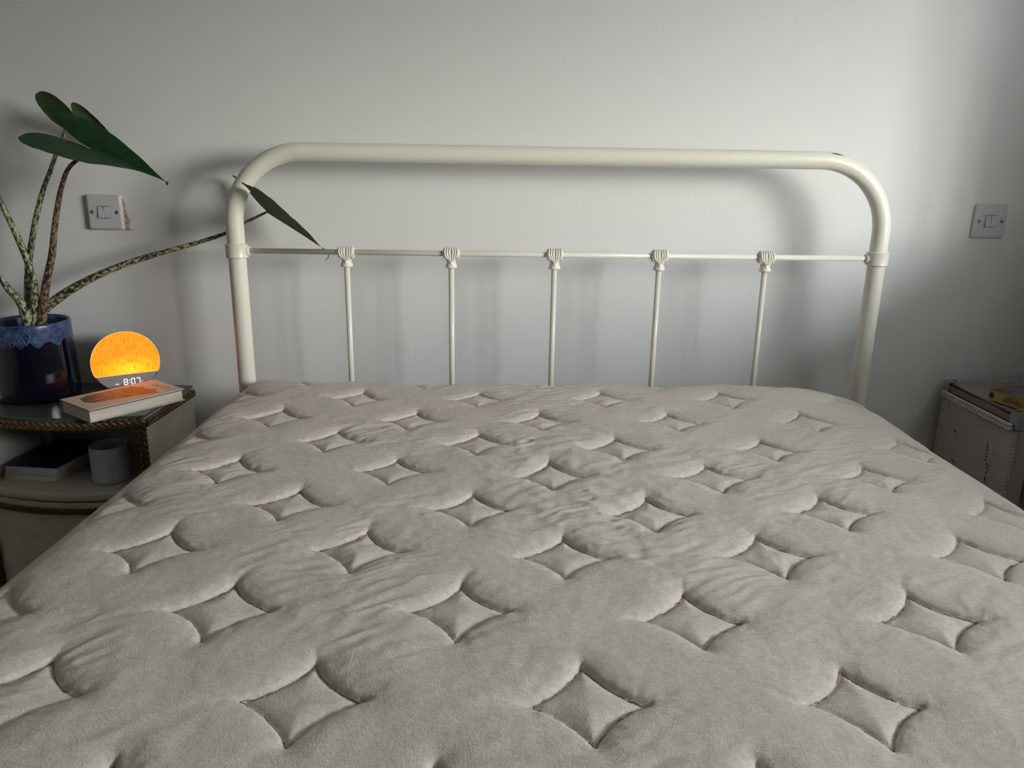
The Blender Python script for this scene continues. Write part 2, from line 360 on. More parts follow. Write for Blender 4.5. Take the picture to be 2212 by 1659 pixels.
    di = np.clip(ed, 0, r); Z -= r - np.sqrt(np.maximum(r * r - (r - di) ** 2, 0))
    Z -= .019 * np.exp(-np.maximum(ed, 0) / .050)
    Z += .012 * np.exp(-(((A - .60) / .13) ** 2 + ((B - 1.66) / .12) ** 2))
    Z -= .020 * np.exp(-(((A - MA1) / .10) ** 2 + ((B - MB1) / .10) ** 2))
    V = np.stack([A - MCX, B - MCY, Z - MBASE], -1).reshape(-1, 3).astype(np.float32)
    I = np.arange(na * nb).reshape(nb, na)
    F = np.stack([I[:-1, :-1], I[:-1, 1:], I[1:, 1:], I[1:, :-1]], -1).reshape(-1, 4)
    me = bpy.data.meshes.new('quilted_top')
    me.vertices.add(len(V)); me.vertices.foreach_set('co', V.ravel())
    me.loops.add(F.size); me.loops.foreach_set('vertex_index', F.ravel().astype(np.int32))
    me.polygons.add(len(F)); me.polygons.foreach_set('loop_start', (np.arange(len(F)) * 4).astype(np.int32)); me.polygons.foreach_set('loop_total', np.full(len(F), 4, np.int32))
    me.polygons.foreach_set('use_smooth', np.ones(len(F), bool)); me.update(calc_edges=True); me.validate()
    return me, A, B, Z
qm, QA, QB, QZ = quilt_mesh()
cph, sph = math.cos(PHI), math.sin(PHI)
def mworld(a, b): return (a * cph - b * sph, a * sph + b * cph)
mx_, my_ = mworld(MCX, MCY)
mattress = tag(empty('mattress', (mx_, my_, MBASE), PHI), 'beige quilted mattress with stitched diamonds lying bare on the metal bed', 'mattress')
link('quilted_top', qm, mattress, M['fabric'])
def outline(off, n=10):
    """plan outline, offset outwards, in mattress coordinates"""
    P = []
    for (sx, sy, rc) in ((1, 1, RC_R), (-1, 1, RC_L), (-1, -1, .06), (1, -1, .06)):
        cx = sx * ((MA1 - MA0) / 2 - rc); cy = sy * ((MB1 - MB0) / 2 - rc); t0 = {(1, 1): 0, (-1, 1): 90, (-1, -1): 180, (1, -1): 270}[(sx, sy)]
        for k in range(n + 1):
            t = math.radians(t0 + 90 * k / n); P.append((cx + (rc + off) * math.cos(t), cy + (rc + off) * math.sin(t)))
    return P
def dense(P, step=.03):
    out = []
    for i in range(len(P)):
        a, b = P[i], P[(i + 1) % len(P)]; L = math.hypot(b[0] - a[0], b[1] - a[1]); n = max(1, int(L / step))
        out += [(a[0] + (b[0] - a[0]) * k / n, a[1] + (b[1] - a[1]) * k / n) for k in range(n)]
    return out
def top_edge_z(x, y):
    j = min(max(int((x + MCX - MA0) / (MA1 - MA0) * (QA.shape[1] - 1)), 0), QA.shape[1] - 1); i = min(max(int((y + MCY - MB0) / (MB1 - MB0) * (QA.shape[0] - 1)), 0), QA.shape[0] - 1)
    return QZ[i, j] - MBASE
ring = dense(outline(0.0))
ez = [SEAM - .030 - MBASE - (.02 * math.exp(-(((x + MCX - MA1) / .10) ** 2 + ((y + MCY - MB1) / .10) ** 2))) for x, y in ring]
rows = []
for k in range(9):
    t = k / 8; bl = .012 * math.sin(PI * t)
    o = dense(outline(bl)); o = [o[i % len(o)] for i in range(len(ring))] if len(o) != len(ring) else o
    rows.append([(x, y, z * t) for (x, y), z in zip(o, ez)])
MB().grid(rows, None, closed=True).prism(list(reversed([(x, y) for x, y in outline(0)])), 0.0, 0.004).obj('side_border', M['border'], mattress, smooth=True)
pm = MB(); pts = [(x, y, z + .003) for (x, y), z in zip(dense(outline(.003)), ez)]
pm.tube(pts + [pts[0]], .0060, 8, caps=False); pm.obj('piping', M['piping'], mattress, smooth=True)
def to_m(p):
    x, y = p[0] * cph + p[1] * sph - MCX, -p[0] * sph + p[1] * cph - MCY
    return (x, y, p[2] - MBASE)
M['stitch'] = material('stitching_thread', (.36, .29, .24), .9, spec=.1)
def z_at(a, b):
    j = min(max(int(round((a - MA0) / (MA1 - MA0) * (QA.shape[1] - 1))), 0), QA.shape[1] - 1); i = min(max(int(round((b - MB0) / (MB1 - MB0) * (QA.shape[0] - 1))), 0), QA.shape[0] - 1)
    return QZ[i, j]
for (rr, c), (ca, cb) in DIA.items():
    if cb < .3: continue
    P = []
    for sx, sy, rev in ((1, 1, 0), (-1, 1, 1), (-1, -1, 0), (1, -1, 1)):
        t0 = math.atan2(KC, KC - SA); t1 = math.atan2(KC - SA, KC)
        arc_ = [(KC - RHO * math.cos(t), KC - RHO * math.sin(t)) for t in np.linspace(t0, t1, 13)]       # from (SA,0) to (0,SA)
        if rev: arc_ = arc_[::-1]
        P += [(sx * x, sy * y) for x, y in arc_[:-1]]
    X_, Y_ = np.array([p[0] for p in P]), np.array([p[1] for p in P]); a_, b_ = ca + X_, cb + Y_ / 1.03
    for _ in range(2):
        a_, b_ = ca + X_ - perlin(a_ * 9, b_ * 9, 11) * .004, cb + Y_ / 1.03 - perlin(a_ * 9 + 7, b_ * 9, 12) * .004
    Q = [(float(a), float(b)) for a, b in zip(a_, b_)]
    if min(float(edge_dist(np.array(a), np.array(b))) for a, b in Q) < .012: continue
    MB().tube([(a - MCX, b - MCY, z_at(a, b) - MBASE + .0006) for a, b in Q + [Q[0]]], .0006, 5, caps=False).obj('stitching', M['stitch'], mattress, smooth=True)
th_pts = [to_m(p) for p in [(.848, 1.585, .562), (.858, 1.588, .578), (.868, 1.596, .586), (.872, 1.602, .590), (.866, 1.606, .594)]]
MB().tube(catmull(th_pts, 24), .0007, 5).obj('loose_thread', M['thread'], mattress, smooth=True)

# ------------------------------------------------------------------ bedstead
HY = 1.812; PXL, PXR = -.589, .942; TOPZ = 1.122; BR = .165; TR = .0205; BARZ = .8965
bed = tag(empty('bedstead', ((PXL + PXR) / 2, HY, 0)), 'cream metal bedstead whose arched tube headboard stands against the white wall', 'bed')
bx0 = (PXL + PXR) / 2
def L_(x): return x - bx0
path = [(L_(PXL), 0, 0.012), (L_(PXL), 0, .3), (L_(PXL), 0, .6), (L_(PXL), 0, TOPZ - BR)]
path += [(L_(PXL + BR) - BR * math.cos(t), 0, TOPZ - BR + BR * math.sin(t)) for t in np.linspace(0, PI / 2, 20)[1:]]
path += [(x, 0, TOPZ) for x in np.linspace(L_(PXL + BR), L_(PXR - BR), 14)[1:]]
path += [(L_(PXR - BR) + BR * math.sin(t), 0, TOPZ - BR + BR * math.cos(t)) for t in np.linspace(0, PI / 2, 20)[1:]]
path += [(L_(PXR), 0, .6), (L_(PXR), 0, .3), (L_(PXR), 0, .012)]
MB().tube(path, TR, 32).obj('headboard_tube', M['cream'], bed, smooth=True)
col_prof = [(.0200, -.0165), (.0245, -.0160), (.0258, -.0145), (.0252, -.0125), (.0252, .0125), (.0258, .0145), (.0245, .0160), (.0200, .0165)]
for x, sgn in ((PXL, 1), (PXR, -1)):
    c = MB().lathe(col_prof, 40, (0, 0, 0))
    c.tube([(sgn * .020, 0, 0), (sgn * .0285, 0, 0), (sgn * .0305, 0, 0)], [.0115, .0115, .0095], 20)
    o = c.obj('collar', M['cream'], bed, smooth=True); o.location = (L_(x), 0, BARZ); o.data.set_sharp_from_angle(angle=.8)
for x in (PXL, PXR): MB().lathe([(.0, 0), (.024, 0), (.026, .004), (.026, .018), (.022, .022)], 24, (L_(x), 0, 0)).obj('foot_cap', M['dark'], bed, smooth=True)
MB().tube([(L_(PXL + .02), 0, BARZ), (L_(0), 0, BARZ - .0005), (L_(PXR - .02), 0, BARZ)], .0066, 16).obj('crossbar', M['cream'], bed, smooth=True)
MB().tube([(L_(PXL + .015), 0, .42), (L_(PXR - .015), 0, .42)], .011, 16).obj('lower_rail', M['cream'], bed, smooth=True)
# moulded casting where each spindle meets the crossbar
cm = MB()
cm.tube([(x, 0, 0) for x in (-.0165, -.0155, -.009, 0, .009, .0155, .0165)], [.0075, .0105, .0122, .0125, .0122, .0105, .0075], 20)
cm.lathe([(.0130, -.002), (.0140, -.008), (.0130, -.0140), (.0116, -.0180), (.0110, -.0205), (.0116, -.0235), (.0130, -.0268), (.0142, -.0295), (.0146, -.0318), (.0134, -.0340), (.0070, -.0350)], 32)
for s in (-1, 1):
    for yf in (-1, 1):
        for x0, ze in ((.0030, -.0185), (.0085, -.0165), (.0140, -.0125)):
            p = [(s * x0, yf * .002, .0132), (s * x0, yf * .0085, .0108), (s * (x0 + .0012), yf * .0128, .003), (s * (x0 * .93 + .0004), yf * .0132, -.004), (s * (x0 * .68 + .0008), yf * .0128, -.0095), (s * (x0 * .34 + .0004), yf * .0112, ze)]
            cm.tube(catmull(p, 16), [.0020 + .0006 * math.sin(PI * k / 15) for k in range(16)], 8)
        p = [(s * .0168, yf * .004, .010), (s * .0180, yf * .0095, .004), (s * .0176, yf * .0108, -.004), (s * .0160, yf * .0100, -.0105), (s * .0138, yf * .009, -.0140)]
        cm.tube(catmull(p, 12), .0024, 8)
for yf in (-1, 1): cm.sphere((0, yf * .0092, -.0225), (.0046, .0040, .0080), 12, 8)
cast_me = cm.mesh('casting', smooth=True)
for x in (-.3335, -.086, .160, .412, .670):
    sp_ = MB().tube([(0, 0, -.47), (0, 0, -.02)], .0068, 16).obj('spindle', M['cream'], bed, smooth=True); sp_.location = (L_(x), 0, BARZ)
    link('casting', cast_me, sp_, M['cream'])
# chipped enamel on the right-hand bend
ch = []
for i in range(9):
    t = math.radians(5 + i * 1.15); w = (.06 + .26 * math.sin(PI * i / 8)) * (.6 + .7 * random.random())
    ch.append([(L_(PXR - BR) + (BR + (TR + .0004) * math.cos(f)) * math.sin(t), (TR + .0004) * math.sin(f), TOPZ - BR + (BR + (TR + .0004) * math.cos(f)) * math.cos(t)) for f in np.linspace(-.62 - w * .5, -.62 + w * .5, 4)])
MB().grid(ch).obj('paint_chip', M['chip'], bed)['label'] = 'dark chip in the cream enamel'
# base under the mattress
for s, x in ((1, PXL + .02), (-1, PXR - .02)):
    MB().box(L_(x) - .015, L_(x) + .015, -1.93, -.02, .28, .335).obj('side_rail', M['cream'], bed, bevel=.004)
    MB().tube([(L_(x), -1.94, .0), (L_(x), -1.94, .45)], .02, 20).obj('foot_post', M['cream'], bed, smooth=True)
MB().tube([(L_(PXL), -1.94, .42), (L_(PXR), -1.94, .42)], .014, 16).obj('foot_rail', M['cream'], bed, smooth=True)
sl = MB().box(L_(PXL) + .03, L_(PXR) - .03, -.035, .035, .335, .36).mesh('slat', bevel=.003)
for k in range(14):
    o = link('slat', sl, bed, M['slat']); o.location = (0, -.10 - k * .135, 0)

# ------------------------------------------------------------------ woven panels and plaits
def ribbed(path, z0, z1, pitch, amp, thick=.006, spr=6, warp=.012):
    """woven panel following a plan path: horizontal ribs with vertical warp beats; outward side is to the right of the path direction"""
    n = int((z1 - z0) / pitch) * spr; zs = np.linspace(z0, z1, n + 1)
    P = [np.array(p, float) for p in path]; L = [0]
    for i in range(1, len(P)): L.append(L[-1] + np.linalg.norm(P[i] - P[i - 1]))
    m = max(2, int(L[-1] / .006)); ss = np.linspace(0, L[-1], m)
    X = np.interp(ss, L, [p[0] for p in P]); Y = np.interp(ss, L, [p[1] for p in P])
    tx, ty = np.gradient(X), np.gradient(Y); l = np.hypot(tx, ty); nx, ny = ty / l, -tx / l
    S, Zz = np.meshgrid(ss, zs)
    off = amp * np.abs(np.sin(PI * Zz / pitch)) + amp * .35 * np.sin(2 * PI * S / warp + PI * np.floor(Zz / pitch))
    G = np.stack([X[None] + nx[None] * off, Y[None] + ny[None] * off, Zz], -1)
    mb = MB(); mb.grid(G)
    G2 = np.stack([X[None] - nx[None] * thick + 0 * Zz, Y[None] - ny[None] * thick + 0 * Zz, Zz], -1)[[0, -1]]
    mb.grid(G2[:, ::-1])
    for e in (0, -1):
        mb.grid(np.stack([np.stack([G[:, e], G[:, e]], 0)[0], np.stack([np.full(n + 1, G2[0, e, 0]), np.full(n + 1, G2[0, e, 1]), zs], -1)], 1) if e else np.stack([np.stack([np.full(n + 1, G2[0, e, 0]), np.full(n + 1, G2[0, e, 1]), zs], -1), G[:, e]], 1))
    mb.grid(np.stack([G[-1], G2[-1]], 0)); mb.grid(np.stack([G2[0], G[0]], 0))
    return mb

def plait(path, nrm, width, thick, pitch, seg=6, sr=.215):
    """three-strand plait along a path; nrm: outward normal (constant or per point)"""
    P = [Vector(p) for p in path]; L = [0]
    for i in range(1, len(P)): L.append(L[-1] + (P[i] - P[i - 1]).length)
    step = pitch / 14; n = max(8, int(L[-1] / step)); mb = MB()
    co = np.array([tuple(p) for p in P]); ss = np.linspace(0, L[-1], n)
    C = np.stack([np.interp(ss, L, co[:, k]) for k in range(3)], -1)
    NN = np.array([tuple(v) for v in nrm]) if hasattr(nrm[0], '__len__') else np.array([tuple(nrm)] * len(P), float)
    Nn = np.stack([np.interp(ss, L, NN[:, k]) for k in range(3)], -1); Nn /= np.linalg.norm(Nn, axis=1)[:, None]
    T = np.gradient(C, axis=0); T /= np.linalg.norm(T, axis=1)[:, None]
    B = np.cross(T, Nn)
    for k in range(3):
        ph = 2 * PI * (ss / pitch + k / 3)
        Q = C + B * (np.sin(ph) * width * .30)[:, None] + Nn * (thick * .5 + np.sin(2 * ph) * thick * .22)[:, None]
        mb.tube([tuple(q) for q in Q], width * sr, seg)
    return mb

# ------------------------------------------------------------------ bedside cabinet on the left (bow front, glass top)
CR = math.radians(-3.4); CBX, CBY = -.982, 1.957          # middle of its back at the floor
CHW, CD, CS = .205, .255, .040                             # half width, side depth, bow
cab = tag(empty('bedside_cabinet', (CBX, CBY, 0), CR), 'white woven bow-front bedside cabinet with glass top and plaited gold edging', 'cabinet')
def bow(off=0.0, n=28):
    """front curve from right corner to left corner in cabinet coordinates (front is -y)"""
    return [(x, -(CD + CS * (1 - (x / CHW) ** 2)) - off) for x in np.linspace(CHW, -CHW, n)]
def c2w(x, y, z=0): return (CBX + x * math.cos(CR) - y * math.sin(CR), CBY + x * math.sin(CR) + y * math.cos(CR), z)
TOPB = .498
ribbed([(CHW, -CD), (CHW, -.004)], .02, TOPB + .022, .0068, .0021).obj('side_panel', M['wicker'], cab, smooth=True)
ribbed([(-CHW, -.004), (-CHW, -CD)], .02, TOPB + .022, .0068, .0021).obj('side_panel', M['wicker'], cab, smooth=True)
# inner faces (the lining one looks at through the open shelf)
ribbed([(-CHW + .012, -CD + .01), (-CHW + .012, -.02)], .345, TOPB, .0068, .0016, .004).obj('inner_lining', M['wicker'], cab, smooth=True)
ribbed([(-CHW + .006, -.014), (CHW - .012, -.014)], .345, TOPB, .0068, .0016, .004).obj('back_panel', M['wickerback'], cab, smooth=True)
MB().box(-CHW + .014, -CHW + .034, -.034, -.018, .345, TOPB).obj('corner_batten', M['shelf'], cab, bevel=.002)
MB().box(CHW - .030, CHW - .012, -.034, -.018, .345, TOPB).obj('corner_batten', M['shelf'], cab, bevel=.002)
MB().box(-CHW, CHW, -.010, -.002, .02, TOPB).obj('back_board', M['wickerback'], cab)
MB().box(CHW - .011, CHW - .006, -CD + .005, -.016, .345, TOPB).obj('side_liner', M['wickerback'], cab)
poly = [(CHW - .002, -.004)] + [(-CHW + .002, -.004)] + list(reversed(bow(-.003)))
MB().prism(poly, TOPB, .5225).obj('top_board', M['shelf'], cab)
gpoly = [(CHW + .002, -.002), (-CHW - .002, -.002)] + [(x * 1.012, y) for x, y in reversed(bow(.004))]
MB().prism(gpoly, .5235, .5300).obj('glass_top', M['tableglass'], cab, bevel=.0012)
spoly = [(CHW - .008, -.012), (-CHW + .008, -.012)] + [(x * .97, y) for x, y in reversed(bow(.002))]
MB().prism(spoly, .3215, .3450).obj('shelf', M['shelf'], cab, bevel=.008, segs=4, smooth=True)
lp = bow(-.004)
MB().prism([(CHW - .004, -.012), (-CHW + .004, -.012)] + [(x, y) for x, y in reversed(bow(-.002))], .300, .3185).obj('lower_rim', M['shelf'], cab, bevel=.002)
ribbed(list(reversed(lp)), .03, .305, .0058, .0009, .006).obj('lower_front', M['wicker'], cab, smooth=True)
MB().prism([(CHW - .01, -.012), (-CHW + .01, -.012)] + [(x * .95, y) for x, y in reversed(bow(-.012))], .0, .03).obj('plinth', M['shelf'], cab)
# plaits: round the top edge, down both front corners, round the lower rim
bn = [(x, y, .511) for x, y in bow(.000, 40)]
bnn = [(2 * CS * x / CHW ** 2, -1, 0) for x, y in bow(0, 40)]
plait(bn, bnn, .0235, .0085, .046).obj('front_plait', M['gold'], cab, smooth=True)
plait([(CHW, -.004, .511), (CHW, -CD, .511)], (1, 0, 0), .0215, .008, .046).obj('side_plait', M['gold'], cab, smooth=True)
plait([(CHW - .008, -CD - .003, .500), (CHW - .008, -CD - .003, .347)], (.35, -1, 0), .0215, .008, .044).obj('corner_plait', M['gold'], cab, smooth=True)
plait([(-CHW + .008, -CD - .003, .500), (-CHW + .008, -CD - .003, .347)], (-.35, -1, 0), .0215, .008, .044).obj('corner_plait', M['gold'], cab, smooth=True)
plait([(x, y, .2985) for x, y in bow(-.001, 40)], bnn, .0170, .006, .04).obj('rim_plait', M['brown'], cab, smooth=True)
for s in (-1, 1): plait([(s * (CHW - .006), -CD - .002, .29), (s * (CHW - .006), -CD - .002, .03)], (s * .35, -1, 0), .020, .007, .04).obj('corner_plait', M['brown'], cab, smooth=True)

# ------------------------------------------------------------------ plant pot
PX, PY, PZ = -1.108, 1.838, .5301
pot = tag(empty('plant_pot', (PX, PY, PZ)), 'glossy navy ceramic plant pot with mottled blue scalloped rim on the glass top', 'plant pot')
def mat_pot():
    m = bpy.data.materials.new('navy_drip_glaze'); m.use_nodes = True; N = m.node_tree.nodes; K = m.node_tree.links; p = N['Principled BSDF']
    t = N.new('ShaderNodeTexCoord'); s = N.new('ShaderNodeSeparateXYZ'); K.new(t.outputs['UV'], s.inputs[0])
    # scalloped lower edge of the pale glaze, from the angle round the pot
    w = N.new('ShaderNodeTexWave'); w.wave_type = 'BANDS'; w.bands_direction = 'X'; w.inputs['Scale'].default_value = 4.2; w.inputs['Distortion'].default_value = 3.0; w.inputs['Detail'].default_value = 1.0
    mp = N.new('ShaderNodeMapping'); mp.inputs['Scale'].default_value = (1, 0, 0); K.new(t.outputs['UV'], mp.inputs['Vector']); K.new(mp.outputs[0], w.inputs['Vector'])
    th = N.new('ShaderNodeMath'); th.operation = 'MULTIPLY_ADD'; th.inputs[1].default_value = -.014; th.inputs[2].default_value = .151; K.new(w.outputs['Fac'], th.inputs[0])
    sb = N.new('ShaderNodeMath'); sb.operation = 'SUBTRACT'; K.new(s.outputs['Y'], sb.inputs[0]); K.new(th.outputs[0], sb.inputs[1])
    rm = N.new('ShaderNodeMapRange'); rm.inputs['From Min'].default_value = -.0008; rm.inputs['From Max'].default_value = .0008; K.new(sb.outputs[0], rm.inputs['Value'])
    nz = N.new('ShaderNodeTexNoise'); nz.inputs['Scale'].default_value = 75; nz.inputs['Detail'].default_value = 6; nz.inputs['Roughness'].default_value = .65; K.new(t.outputs['Object'], nz.inputs['Vector'])
    r = N.new('ShaderNodeValToRGB'); e = r.color_ramp.elements
    e[0].position = .36; e[0].color = (.012, .025, .085, 1); e[1].position = .62; e[1].color = (.055, .095, .22, 1)
    x = e.new(.74); x.color = (.22, .28, .42, 1)
    K.new(nz.outputs['Fac'], r.inputs[0])
    mx = N.new('ShaderNodeMix'); mx.data_type = 'RGBA'; mx.inputs[6].default_value = (.002, .0035, .010, 1); K.new(r.outputs[0], mx.inputs[7]); K.new(rm.outputs[0], mx.inputs['Factor'])
    K.new(mx.outputs[2], p.inputs['Base Color'])
    ro = N.new('ShaderNodeMapRange'); ro.inputs['To Min'].default_value = .06; ro.inputs['To Max'].default_value = .28; K.new(rm.outputs[0], ro.inputs['Value']); K.new(ro.outputs[0], p.inputs['Roughness'])
    b = N.new('ShaderNodeBump'); b.inputs['Strength'].default_value = .5; b.inputs['Distance'].default_value = .001
    h = N.new('ShaderNodeMath'); h.operation = 'MULTIPLY_ADD'; K.new(nz.outputs['Fac'], h.inputs[0]); K.new(rm.outputs[0], h.inputs[1]); K.new(rm.outputs[0], h.inputs[2])
    K.new(h.outputs[0], b.inputs['Height']); K.new(b.outputs[0], p.inputs['Normal']); p.inputs['Coat Weight'].default_value = .3
    return m
M['pot'] = mat_pot()
prof = [(0, .002), (.084, .002), (.0885, .004), (.0895, .010), (.0905, .04), (.0895, .08), (.0882, .12), (.0870, .150), (.0868, .175), (.0866, .1865), (.0855, .1905), (.0835, .1915), (.0812, .190), (.0800, .184), (.0795, .150), (.079, .10)]
MB().lathe(prof, 96).obj('body', M['pot'], pot, smooth=True)
MB().lathe([(0.0, .164), (.03, .166), (.06, .163), (.0797, .160)], 48).obj('soil', M['soil'], pot, smooth=True)
M['glazering'] = material('pale_blue_glaze', (.16, .22, .36), .25, col2=(.06, .10, .22), nscale=200)
def on_pot(th, z, r=0.0005):
    R = np.interp(z, [.004, .04, .08, .12, .15, .1865], [.0885, .0905, .0895, .0882, .0870, .0866]) + r
    return (R * math.cos(th), R * math.sin(th), z)
gm = MB()
rr_ = random.Random(5)
for (dg, z, rad) in [(-100, .162, .007), (-88, .150, .006), (-80, .157, .0045), (-55, .157, .0065), (-40, .155, .0055), (-26, .158, .005), (-52, .178, .005), (-42, .180, .0045), (-66, .181, .004), (-92, .172, .0045), (-112, .172, .006), (-30, .176, .004), (-18, .165, .005), (-8, .172, .004)]:
    t0 = math.radians(dg)
    gm.tube([on_pot(t0 + rad * (1 + .18 * rr_.uniform(-1, 1)) * math.cos(k) / .0875, z + rad * (1 + .15 * rr_.uniform(-1, 1)) * math.sin(k)) for k in np.linspace(0, 2 * PI, 15)], .0008, 5)
    for k in range(5): q = rr_.uniform(0, 2 * PI); gm.sphere(on_pot(t0 + rad * .45 * math.cos(q) / .0875, z + rad * .45 * math.sin(q)), .0009, 6, 4)
gm.obj('glaze_ring', M['glazering'], pot, smooth=True)
# the teardrop motif
dm = MB(); td = math.radians(-68)
dr = [(math.sin(k) * .0095 * (1 if math.cos(k) > -.3 else .75), math.cos(k) * .0095) for k in np.linspace(-2.5, 2.5, 22)] + [(.0022, -.015), (.001, -.019), (-.001, -.019), (-.0022, -.015)]
dr = dr + [dr[0]]
dm.tube([on_pot(td + x / .0875, .164 + z) for x, z in dr], .0012, 6); dm.obj('teardrop', M['glazering'], pot, smooth=True)

# ------------------------------------------------------------------ plant
plant = tag(empty('potted_plant', (PX, PY, PZ + .16)), 'zebra-stemmed alocasia with dark green arrow leaves growing from the navy pot', 'plant')
def mat_petiole(name, base, markc, base2):
    m = bpy.data.materials.new(name); m.use_nodes = True; N = m.node_tree.nodes; K = m.node_tree.links; p = N['Principled BSDF']; p.inputs['Roughness'].default_value = .5
    t = N.new('ShaderNodeTexCoord')
    s = N.new('ShaderNodeSeparateXYZ'); K.new(t.outputs['UV'], s.inputs[0])
    a = N.new('ShaderNodeMath'); a.operation = 'MULTIPLY'; a.inputs[1].default_value = 2 * PI; K.new(s.outputs['X'], a.inputs[0])
    sn = N.new('ShaderNodeMath'); sn.operation = 'SINE'; K.new(a.outputs[0], sn.inputs[0]); cs = N.new('ShaderNodeMath'); cs.operation = 'COSINE'; K.new(a.outputs[0], cs.inputs[0])
    l = N.new('ShaderNodeMath'); l.operation = 'MULTIPLY'; l.inputs[1].default_value = 62.0; K.new(s.outputs['Y'], l.inputs[0])
    c = N.new('ShaderNodeCombineXYZ'); K.new(sn.outputs[0], c.inputs[0]); K.new(cs.outputs[0], c.inputs[1]); K.new(l.outputs[0], c.inputs[2])
    nz = N.new('ShaderNodeTexNoise'); nz.inputs['Scale'].default_value = 1.35; nz.inputs['Detail'].default_value = 2.5; nz.inputs['Distortion'].default_value = .8; K.new(c.outputs[0], nz.inputs['Vector'])
    r = N.new('ShaderNodeValToRGB'); e = r.color_ramp.elements; e[0].position = .47; e[0].color = (*markc, 1); e[1].position = .54; e[1].color = (*base, 1); x = e.new(.75); x.color = (*base2, 1)
    K.new(nz.outputs['Fac'], r.inputs[0]); K.new(r.outputs[0], p.inputs['Base Color'])
    return m
M['pet'] = mat_petiole('zebra_stem', (.36, .36, .20), (.035, .025, .016), (.46, .46, .29))
M['petbrown'] = mat_petiole('brown_zebra_stem', (.27, .17, .11), (.04, .022, .018), (.33, .25, .15))
def mat_leaf():
    m = bpy.data.materials.new('alocasia_leaf'); m.use_nodes = True; N = m.node_tree.nodes; K = m.node_tree.links; p = N['Principled BSDF']; p.inputs['Roughness'].default_value = .55; p.inputs['Specular IOR Level'].default_value = .14
    g = N.new('ShaderNodeNewGeometry'); t = N.new('ShaderNodeTexCoord'); nz = N.new('ShaderNodeTexNoise'); nz.inputs['Scale'].default_value = 30
    K.new(t.outputs['Object'], nz.inputs['Vector'])
    r = N.new('ShaderNodeValToRGB'); r.color_ramp.elements[0].position = .3; r.color_ramp.elements[0].color = (.012, .040, .016, 1); r.color_ramp.elements[1].position = .75; r.color_ramp.elements[1].color = (.026, .070, .024, 1)
    K.new(nz.outputs['Fac'], r.inputs[0])
    x = N.new('ShaderNodeMix'); x.data_type = 'RGBA'; K.new(g.outputs['Backfacing'], x.inputs['Factor']); K.new(r.outputs[0], x.inputs[6]); x.inputs[7].default_value = (.062, .10, .042, 1)
    K.new(x.outputs[2], p.inputs['Base Color']); return m
M['leaf'] = mat_leaf()
M['vein'] = material('leaf_vein', (.05, .10, .045), .5)
M['driedtip'] = material('dried_leaf_tip', (.03, .02, .012), .8)
def pl_(p): return (p[0] - PX, p[1] - PY, p[2] - PZ - .16)
def petiole(pts, r0, r1, mat, n=60, bulge=0.0):
    C = catmull([pl_(p) for p in pts], n)
    R = [r0 + (r1 - r0) * min(1, (k / (n - 1)) ** .55) for k in range(n)]
    return MB().tube(C, R, 14).obj('stem', mat, plant, smooth=True)
OUT = [(1, 0), (.92, .045), (.78, .17), (.58, .37), (.36, .58), (.12, .77), (-.12, .90), (-.36, .985), (-.55, .985), (-.66, .90), (-.68, .84)]
INN = [(1, 0), (.85, 0), (.68, 0), (.5, 0), (.32, 0), (.16, 0), (.02, 0), (-.14, .12), (-.32, .36), (-.52, .64), (-.68, .84)]
INN2 = [(1, 0), (.85, 0), (.68, 0), (.5, 0), (.32, 0), (.16, 0), (.02, 0), (-.24, .09), (-.50, .28), (-.68, .56), (-.70, .84)]
INN3 = [(1, 0), (.85, 0), (.68, 0), (.5, 0), (.32, 0), (.16, 0), (.02, 0), (-.22, .09), (-.45, .30), (-.63, .60), (-.69, .84)]
